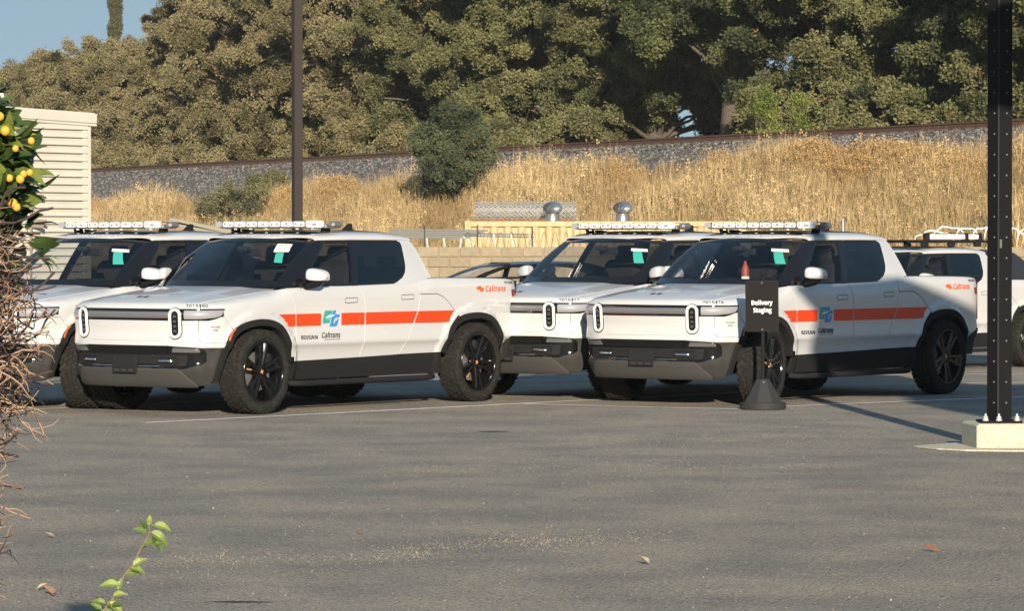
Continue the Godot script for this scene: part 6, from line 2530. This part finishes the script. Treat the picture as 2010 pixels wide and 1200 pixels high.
func build_near_plants() -> void:
	var r := RandomNumberGenerator.new()
	r.seed = 404
	# ---- fruit bush
	var S := 0.5625
	var b := thing("fruit_bush", "leafy bush with round yellow fruit at the left edge", "bush", W(-2.75 * S, 1.65 * (1.0 - S), 9.0))
	b.scale = Vector3.ONE * S
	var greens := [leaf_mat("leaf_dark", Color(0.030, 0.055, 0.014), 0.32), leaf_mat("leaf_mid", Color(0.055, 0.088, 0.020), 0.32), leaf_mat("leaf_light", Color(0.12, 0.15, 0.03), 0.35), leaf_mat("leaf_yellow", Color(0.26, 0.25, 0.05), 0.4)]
	var shapes := []
	for i in 4:
		shapes.append(leaf_mesh(0.125 + 0.018 * i, 0.052 + 0.006 * (i % 2), 0.10 + 0.12 * i, 0.25, i))
	# stems rise and fan out to the right
	var st := ST()
	for i in 14:
		var tip := Vector3(r.randf_range(-0.5, 0.22), r.randf_range(1.7, 2.25), r.randf_range(-0.4, 0.4))
		tube(st, PackedVector3Array([Vector3(r.randf_range(-0.3, 0.0), -1.28, r.randf_range(-0.2, 0.2)), Vector3(tip.x * 0.5, tip.y * 0.55, tip.z * 0.5), tip]), [0.022, 0.012, 0.005], false, 6)
	obj("stems", st.commit(), mat("stem_brown", Color(0.10, 0.075, 0.045), 0.9), b)
	# leaf whorls: (x, y) of each shoot tip seen from the lot, from the photograph's outline
	var shoots := []
	for i in 74:
		var y := r.randf_range(1.66, 2.34)
		var edge := kf(keys([1.6, 0.58, 1.72, 0.62, 1.82, 0.66, 1.92, 0.64, 2.02, 0.64, 2.12, 0.61, 2.22, 0.57, 2.30, 0.55, 2.36, 0.52]), y)
		shoots.append(Vector3(edge - 0.02 - 0.24 * pow(r.randf(), 0.8), y, r.randf_range(-0.25, 0.25)))
	for i in shoots.size():
		var s: Vector3 = shoots[i]
		var up := Vector3(r.randf_range(-0.1, 0.7), 0.9, r.randf_range(-0.2, 0.4)).normalized()
		for k in 6:
			var a := TAU * k / 6.0 + i
			var side := up.cross(Vector3(cos(a), 0.1, sin(a))).normalized()
			var dir := (side + up * r.randf_range(0.1, 0.9)).normalized()
			var zz := dir.cross(up).normalized().rotated(dir, r.randf_range(-0.4, 1.5) * (1.0 if dir.x > 0.0 else -1.0))
			if zz.cross(dir).z < -0.1:
				zz = -zz
			var yy := zz.cross(dir).normalized()
			var o := obj("leaf", shapes[r.randi() % 4], greens[0 if r.randf() < 0.3 else (1 if r.randf() < 0.6 else (2 if r.randf() < 0.85 else 3))], b)
			var sc := r.randf_range(0.7, 1.15)
			o.transform = Transform3D(Basis(dir, yy, zz).scaled(Vector3.ONE * sc), s + up * 0.02 * k - up * 0.06)
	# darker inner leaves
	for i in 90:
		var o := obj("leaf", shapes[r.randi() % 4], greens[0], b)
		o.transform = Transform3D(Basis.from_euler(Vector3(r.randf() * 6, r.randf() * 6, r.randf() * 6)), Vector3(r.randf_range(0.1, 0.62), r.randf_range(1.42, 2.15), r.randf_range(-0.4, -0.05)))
	# fruit
	var fm := mat("fruit_yellow", Color(0.56, 0.33, 0.035), 0.5)
	fm.subsurf_scatter_enabled = true
	fm.subsurf_scatter_strength = 0.15
	st = ST()
	var prof := PackedVector2Array()
	for i in 13:
		var a := -PI / 2 + PI * i / 12.0
		prof.append(Vector2(0.024 * cos(a), 0.0255 * sin(a) + (0.002 if i == 12 else 0.0)))
	lathe(st, prof, 18)
	var ball := st.commit()
	for q in [[12, 257, 1.0], [63, 277, 0.75], [2, 229, 0.85], [48, 342, 0.75], [60, 339, 0.72], [41, 352, 0.9], [27, 400, 1.0], [34, 407, 0.85], [32, 292, 0.7], [20, 350, 0.8]]:
		var o := obj("fruit", ball, fm, b)
		o.position = Vector3((q[0] - 1005.0) * 15.7 / 7200.0 + 2.75, 1.65 + (475.0 - q[1]) * 15.7 / 7200.0, 0.30)
		o.scale = Vector3.ONE * q[2] * 0.86
	# low tuft of green leaves poking out at mid height
	for k in 7:
		var o := obj("leaf", shapes[k % 4], greens[2] if k % 2 else greens[1], b)
		var dir := Vector3(0.6 + 0.1 * k, 0.7 - 0.25 * k, 0.3).normalized()
		var zz := dir.cross(Vector3.UP).normalized()
		o.transform = Transform3D(Basis(dir, zz.cross(dir), zz).scaled(Vector3.ONE * 0.62), Vector3(0.70, 1.585, 0.1))
	# ---- bare hedge of twigs below it
	var h := thing("bare_hedge", "tangle of dry pale twigs below the fruit bush", "hedge", W(-2.75 * S, 1.65 * (1.0 - S), 8.78))
	h.scale = Vector3.ONE * S
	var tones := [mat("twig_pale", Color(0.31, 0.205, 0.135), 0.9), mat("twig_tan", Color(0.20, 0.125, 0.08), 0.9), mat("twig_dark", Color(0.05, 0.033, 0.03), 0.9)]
	var twigs := []
	var spans := []
	for i in 14:
		st = ST()
		var L := r.randf_range(0.22, 0.50)
		var pts := crooked(r, Vector3.ZERO, Vector3(1, 0, 0), L, 7, 0.26)
		var rad := []
		for k in pts.size():
			rad.append(lerpf(0.0066, 0.0024, float(k) / (pts.size() - 1)))
		tube(st, pts, rad, false, 6)
		for k in 3:
			var p := pts[2 + k]
			var sub := crooked(r, p, Vector3(1.0, r.randfn(), r.randfn()), L * 0.38, 4, 0.3)
			tube(st, sub, [0.0042, 0.0036, 0.003, 0.0024, 0.0018], false, 5)
		twigs.append(st.commit())
		spans.append(pts[pts.size() - 1].x)
	for i in 290:
		var y := 1.72 * pow(r.randf(), 0.72)
		var edge := kf(keys([0.0, 0.50, 0.1, 0.53, 0.25, 0.57, 0.5, 0.54, 0.6, 0.58, 0.7, 0.60, 0.88, 0.57, 1.0, 0.67, 1.15, 0.70, 1.3, 0.70, 1.5, 0.69, 1.65, 0.67, 1.75, 0.62]), y)
		var len := r.randf_range(0.6, 1.0)
		var tw := r.randi() % 14
		var o := obj("twig", twigs[tw], tones[0 if r.randf() < 0.42 else (1 if r.randf() < 0.4 else 2)], h)
		var dir := Vector3(1.0, r.randf_range(-0.55, 0.45), r.randf_range(-0.8, 0.8)).normalized()
		var roll := r.randf() * TAU
		var zz := dir.cross(Vector3(0, cos(roll), sin(roll))).normalized()
		var start := Vector3(edge - spans[tw] * len * dir.x - 0.20 * pow(r.randf(), 1.4), y - dir.y * spans[tw] * len, r.randf_range(-0.30, 0.30))
		o.transform = Transform3D(Basis(dir, zz.cross(dir), zz).scaled(Vector3.ONE * len), start)
	# thick dark heart of the hedge
	st = ST()
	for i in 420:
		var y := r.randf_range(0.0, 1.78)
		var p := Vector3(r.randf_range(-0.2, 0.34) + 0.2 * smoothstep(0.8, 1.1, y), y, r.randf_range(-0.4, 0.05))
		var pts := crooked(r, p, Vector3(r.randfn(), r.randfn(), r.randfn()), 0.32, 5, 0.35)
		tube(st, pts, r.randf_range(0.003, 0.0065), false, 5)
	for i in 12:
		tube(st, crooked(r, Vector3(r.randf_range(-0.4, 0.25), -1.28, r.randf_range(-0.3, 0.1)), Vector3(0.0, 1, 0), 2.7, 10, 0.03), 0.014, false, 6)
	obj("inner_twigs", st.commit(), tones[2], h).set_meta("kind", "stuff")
	# ---- green sprig in the lower left
	var sp := thing("green_sprig", "single green leafy sprig rising at the lower left", "plant", W(-1.20, 0.0, 10.2))
	var pr := func(u: float, v: float) -> Vector3:
		return Vector3((u - 1005.0) * 10.2 / 7200.0 + 1.20, 1.65 + (475.0 - v) * 10.2 / 7200.0, 0.0)
	st = ST()
	var line := PackedVector3Array()
	for q in [[176, 1640], [182, 1420], [188, 1290], [196, 1215], [212, 1187], [228, 1170], [236, 1150], [243, 1130], [258, 1115], [268, 1095], [275, 1080], [287, 1062], [294, 1045], [293, 1030]]:
		line.append(pr.call(q[0], q[1]))
	tube(st, line, [0.004, 0.004, 0.0035, 0.003, 0.003, 0.0028, 0.0028, 0.0026, 0.0025, 0.0024, 0.0022, 0.002, 0.0018, 0.0012], false, 6)
	obj("stem", st.commit(), mat("sprig_stem", Color(0.20, 0.13, 0.08), 0.8), sp)
	var sg := [leaf_mat("sprig_green", Color(0.11, 0.165, 0.03), 0.45), leaf_mat("sprig_light", Color(0.19, 0.24, 0.05), 0.45), leaf_mat("sprig_dark", Color(0.05, 0.085, 0.018), 0.4)]
	var lm := [leaf_mesh(0.052, 0.026, 0.35, 0.35, 1), leaf_mesh(0.046, 0.024, 0.55, 0.5, 2), leaf_mesh(0.050, 0.022, 0.2, 0.2, 3)]
	# start, direction in the picture plane, size, tone
	for q in [[293, 1032, 0.1, 1.0, 0.55, 1], [289, 1040, -0.5, 0.9, 0.65, 2], [288, 1046, -1.0, 0.45, 0.72, 0], [303, 1032, 1.0, 0.05, 0.9, 1], [296, 1046, 0.9, -0.35, 1.1, 0], [300, 1050, 0.6, -0.9, 1.0, 2], [284, 1068, 1.0, 0.2, 0.92, 0], [277, 1079, 0.4, 0.3, 0.45, 2], [262, 1112, 0.9, 0.9, 0.8, 1], [256, 1117, 1.0, 0.05, 0.8, 0], [246, 1128, 0.9, 0.15, 0.75, 0], [232, 1150, -1.0, 0.35, 0.95, 1], [232, 1158, 0.3, 1.0, 0.6, 0], [222, 1172, 0.9, 0.5, 0.75, 1], [215, 1184, 1.0, -0.55, 1.0, 1], [206, 1186, -0.9, 0.5, 0.7, 0], [210, 1190, 1.0, 0.2, 0.8, 2], [199, 1198, -0.7, 0.6, 0.6, 0], [196, 1205, 1.0, 0.3, 0.7, 0]]:
		var dir := Vector3(q[2], q[3], r.randf_range(0.0, 0.5)).normalized()
		var zz := dir.cross(Vector3(0.1, 0.8, 0.75)).normalized()
		var o := obj("leaf", lm[r.randi() % 3], sg[q[5]], sp)
		o.transform = Transform3D(Basis(dir, zz.cross(dir), zz).scaled(Vector3.ONE * q[4] * 1.15), pr.call(q[0], q[1]) + Vector3(0, 0, 0.004))

# ------------------------------------------------------------------ litter on the asphalt
func build_litter() -> void:
	var r := RandomNumberGenerator.new()
	r.seed = 515
	var tones := [mat("dead_leaf_orange", Color(0.42, 0.16, 0.045), 0.8), mat("dead_leaf_brown", Color(0.26, 0.14, 0.08), 0.85), mat("dead_leaf_pale", Color(0.34, 0.28, 0.20), 0.85)]
	for q in [[2.259, 19.45, 0.075, 0, "curled orange dead leaf on the asphalt at the right"], [-2.131, 17.02, 0.085, 1, "brown dead leaf lying by the hedge foot"], [0.696, 18.69, 0.07, 2, "pale dead leaf near the bottom centre of the lot"], [-0.875, 20.64, 0.05, 1, "small dark dead leaf left of the centre"], [-2.55, 20.4, 0.05, 2, "pale leaf scrap beside the hedge"], [-2.24, 17.3, 0.05, 2, "pale leaf scrap just above the brown leaf"]]:
		var lf := leaf_mesh(q[2], q[2] * 0.6, -0.35, 0.7, 3)
		var o := obj("dead_leaf", lf, tones[q[3]])
		o.position = W(q[0], 0.012, q[1])
		o.rotation = Vector3(0.15, r.randf() * 6.28, 0.1)
		tag(o, q[4], "dead leaf", "dead leaves on the asphalt")
	# pale grit and pebbles over the lot
	var st := ST()
	box(st, Vector3.ZERO, Vector3(1, 0.7, 0.9), Basis.IDENTITY, 0.25)
	var pm := mat("grit", Color(1, 1, 1), 0.9)
	pm.vertex_color_use_as_albedo = true
	var buf := PackedFloat32Array()
	var n := 0
	for i in 4200:
		var d := r.randf_range(15.5, 40.0)
		var x := r.randf_range(-0.15, 0.15) * d
		var s := r.randf_range(0.002, 0.0065) * (1.8 if r.randf() < 0.05 else 1.0)
		var g := r.randf_range(0.12, 0.34)
		push(buf, W(x, s * 0.3, d), Basis.from_euler(Vector3(r.randf() * 6, r.randf() * 6, r.randf() * 6)).scaled(Vector3.ONE * s), Color(g, g * 0.94, g * 0.82))
		n += 1
	# drifts of tan grit
	for band in [[-0.75, 19.4, 0.85, 20.55, 0.30, 700], [-0.2, 20.2, 0.5, 20.45, 0.2, 250], [-0.9, 26.6, 2.3, 27.2, 0.5, 700], [0.6, 30.2, 3.0, 30.8, 0.7, 600], [-1.8, 18.9, -0.3, 19.4, 0.3, 500]]:
		for i in band[5]:
			var t := r.randf()
			var x: float = lerpf(band[0], band[2], t) + r.randfn() * 0.05
			var d: float = lerpf(band[1], band[3], t) + 0.15 * sin(t * 7.0) + r.randfn() * band[4]
			var s := r.randf_range(0.002, 0.006)
			var g := r.randf_range(0.22, 0.38)
			push(buf, W(x, s * 0.3, d), Basis.from_euler(Vector3(r.randf() * 6, r.randf() * 6, r.randf() * 6)).scaled(Vector3.ONE * s), Color(g, g * 0.84, g * 0.58))
			n += 1
	var o := multi("loose_grit", st.commit(), pm, buf, n)
	o.set_meta("kind", "stuff")
	tag(o, "pale grit and tan drifts scattered over the asphalt", "grit")
	# papers left on the dashboard of the truck behind the sign
	var tr: Node3D = get_node("pickup_truck_001")
	st = ST()
	box(st, Vector3.ZERO, Vector3(0.10, 0.006, 0.11), Basis(Vector3(0, 0, 1), 0.9), 0.001)
	var card := obj("dashboard_card", st.commit(), M["card_white"])
	card.transform = tr.transform * Transform3D(Basis.IDENTITY, Vector3(0.62, 1.225, 0.16))
	tag(card, "blue and white card standing on the dashboard behind the sign", "card")
	st = ST()
	box(st, Vector3(-0.006, 0.0, 0.0), Vector3(0.055, 0.006, 0.085), Basis(Vector3(0, 0, 1), 0.9), 0.001)
	obj("blue_print", st.commit(), mat("card_blue", Color(0.04, 0.14, 0.42), 0.6), card)
	var bt := thing("reflection_standin", "red and white bottle for a blurred reflection in the right pickup's windscreen", "standin")  # solid shape added to imitate a red and white reflection in the windscreen
	bt.transform = tr.transform * Transform3D(Basis.IDENTITY, Vector3(0.80, 1.19, 0.12))
	st = ST()
	lathe(st, PackedVector2Array([Vector2(0.0, 0.0), Vector2(0.04, 0.0), Vector2(0.042, 0.02), Vector2(0.042, 0.10)]), 16)
	obj("standin_base", st.commit(), M["card_white"], bt)
	st = ST()
	lathe(st, PackedVector2Array([Vector2(0.042, 0.10), Vector2(0.042, 0.17), Vector2(0.034, 0.20), Vector2(0.016, 0.235), Vector2(0.016, 0.26), Vector2(0.0, 0.262)]), 16)
	obj("standin_top", st.commit(), mat("standin_red", Color(0.26, 0.045, 0.022), 0.5), bt)
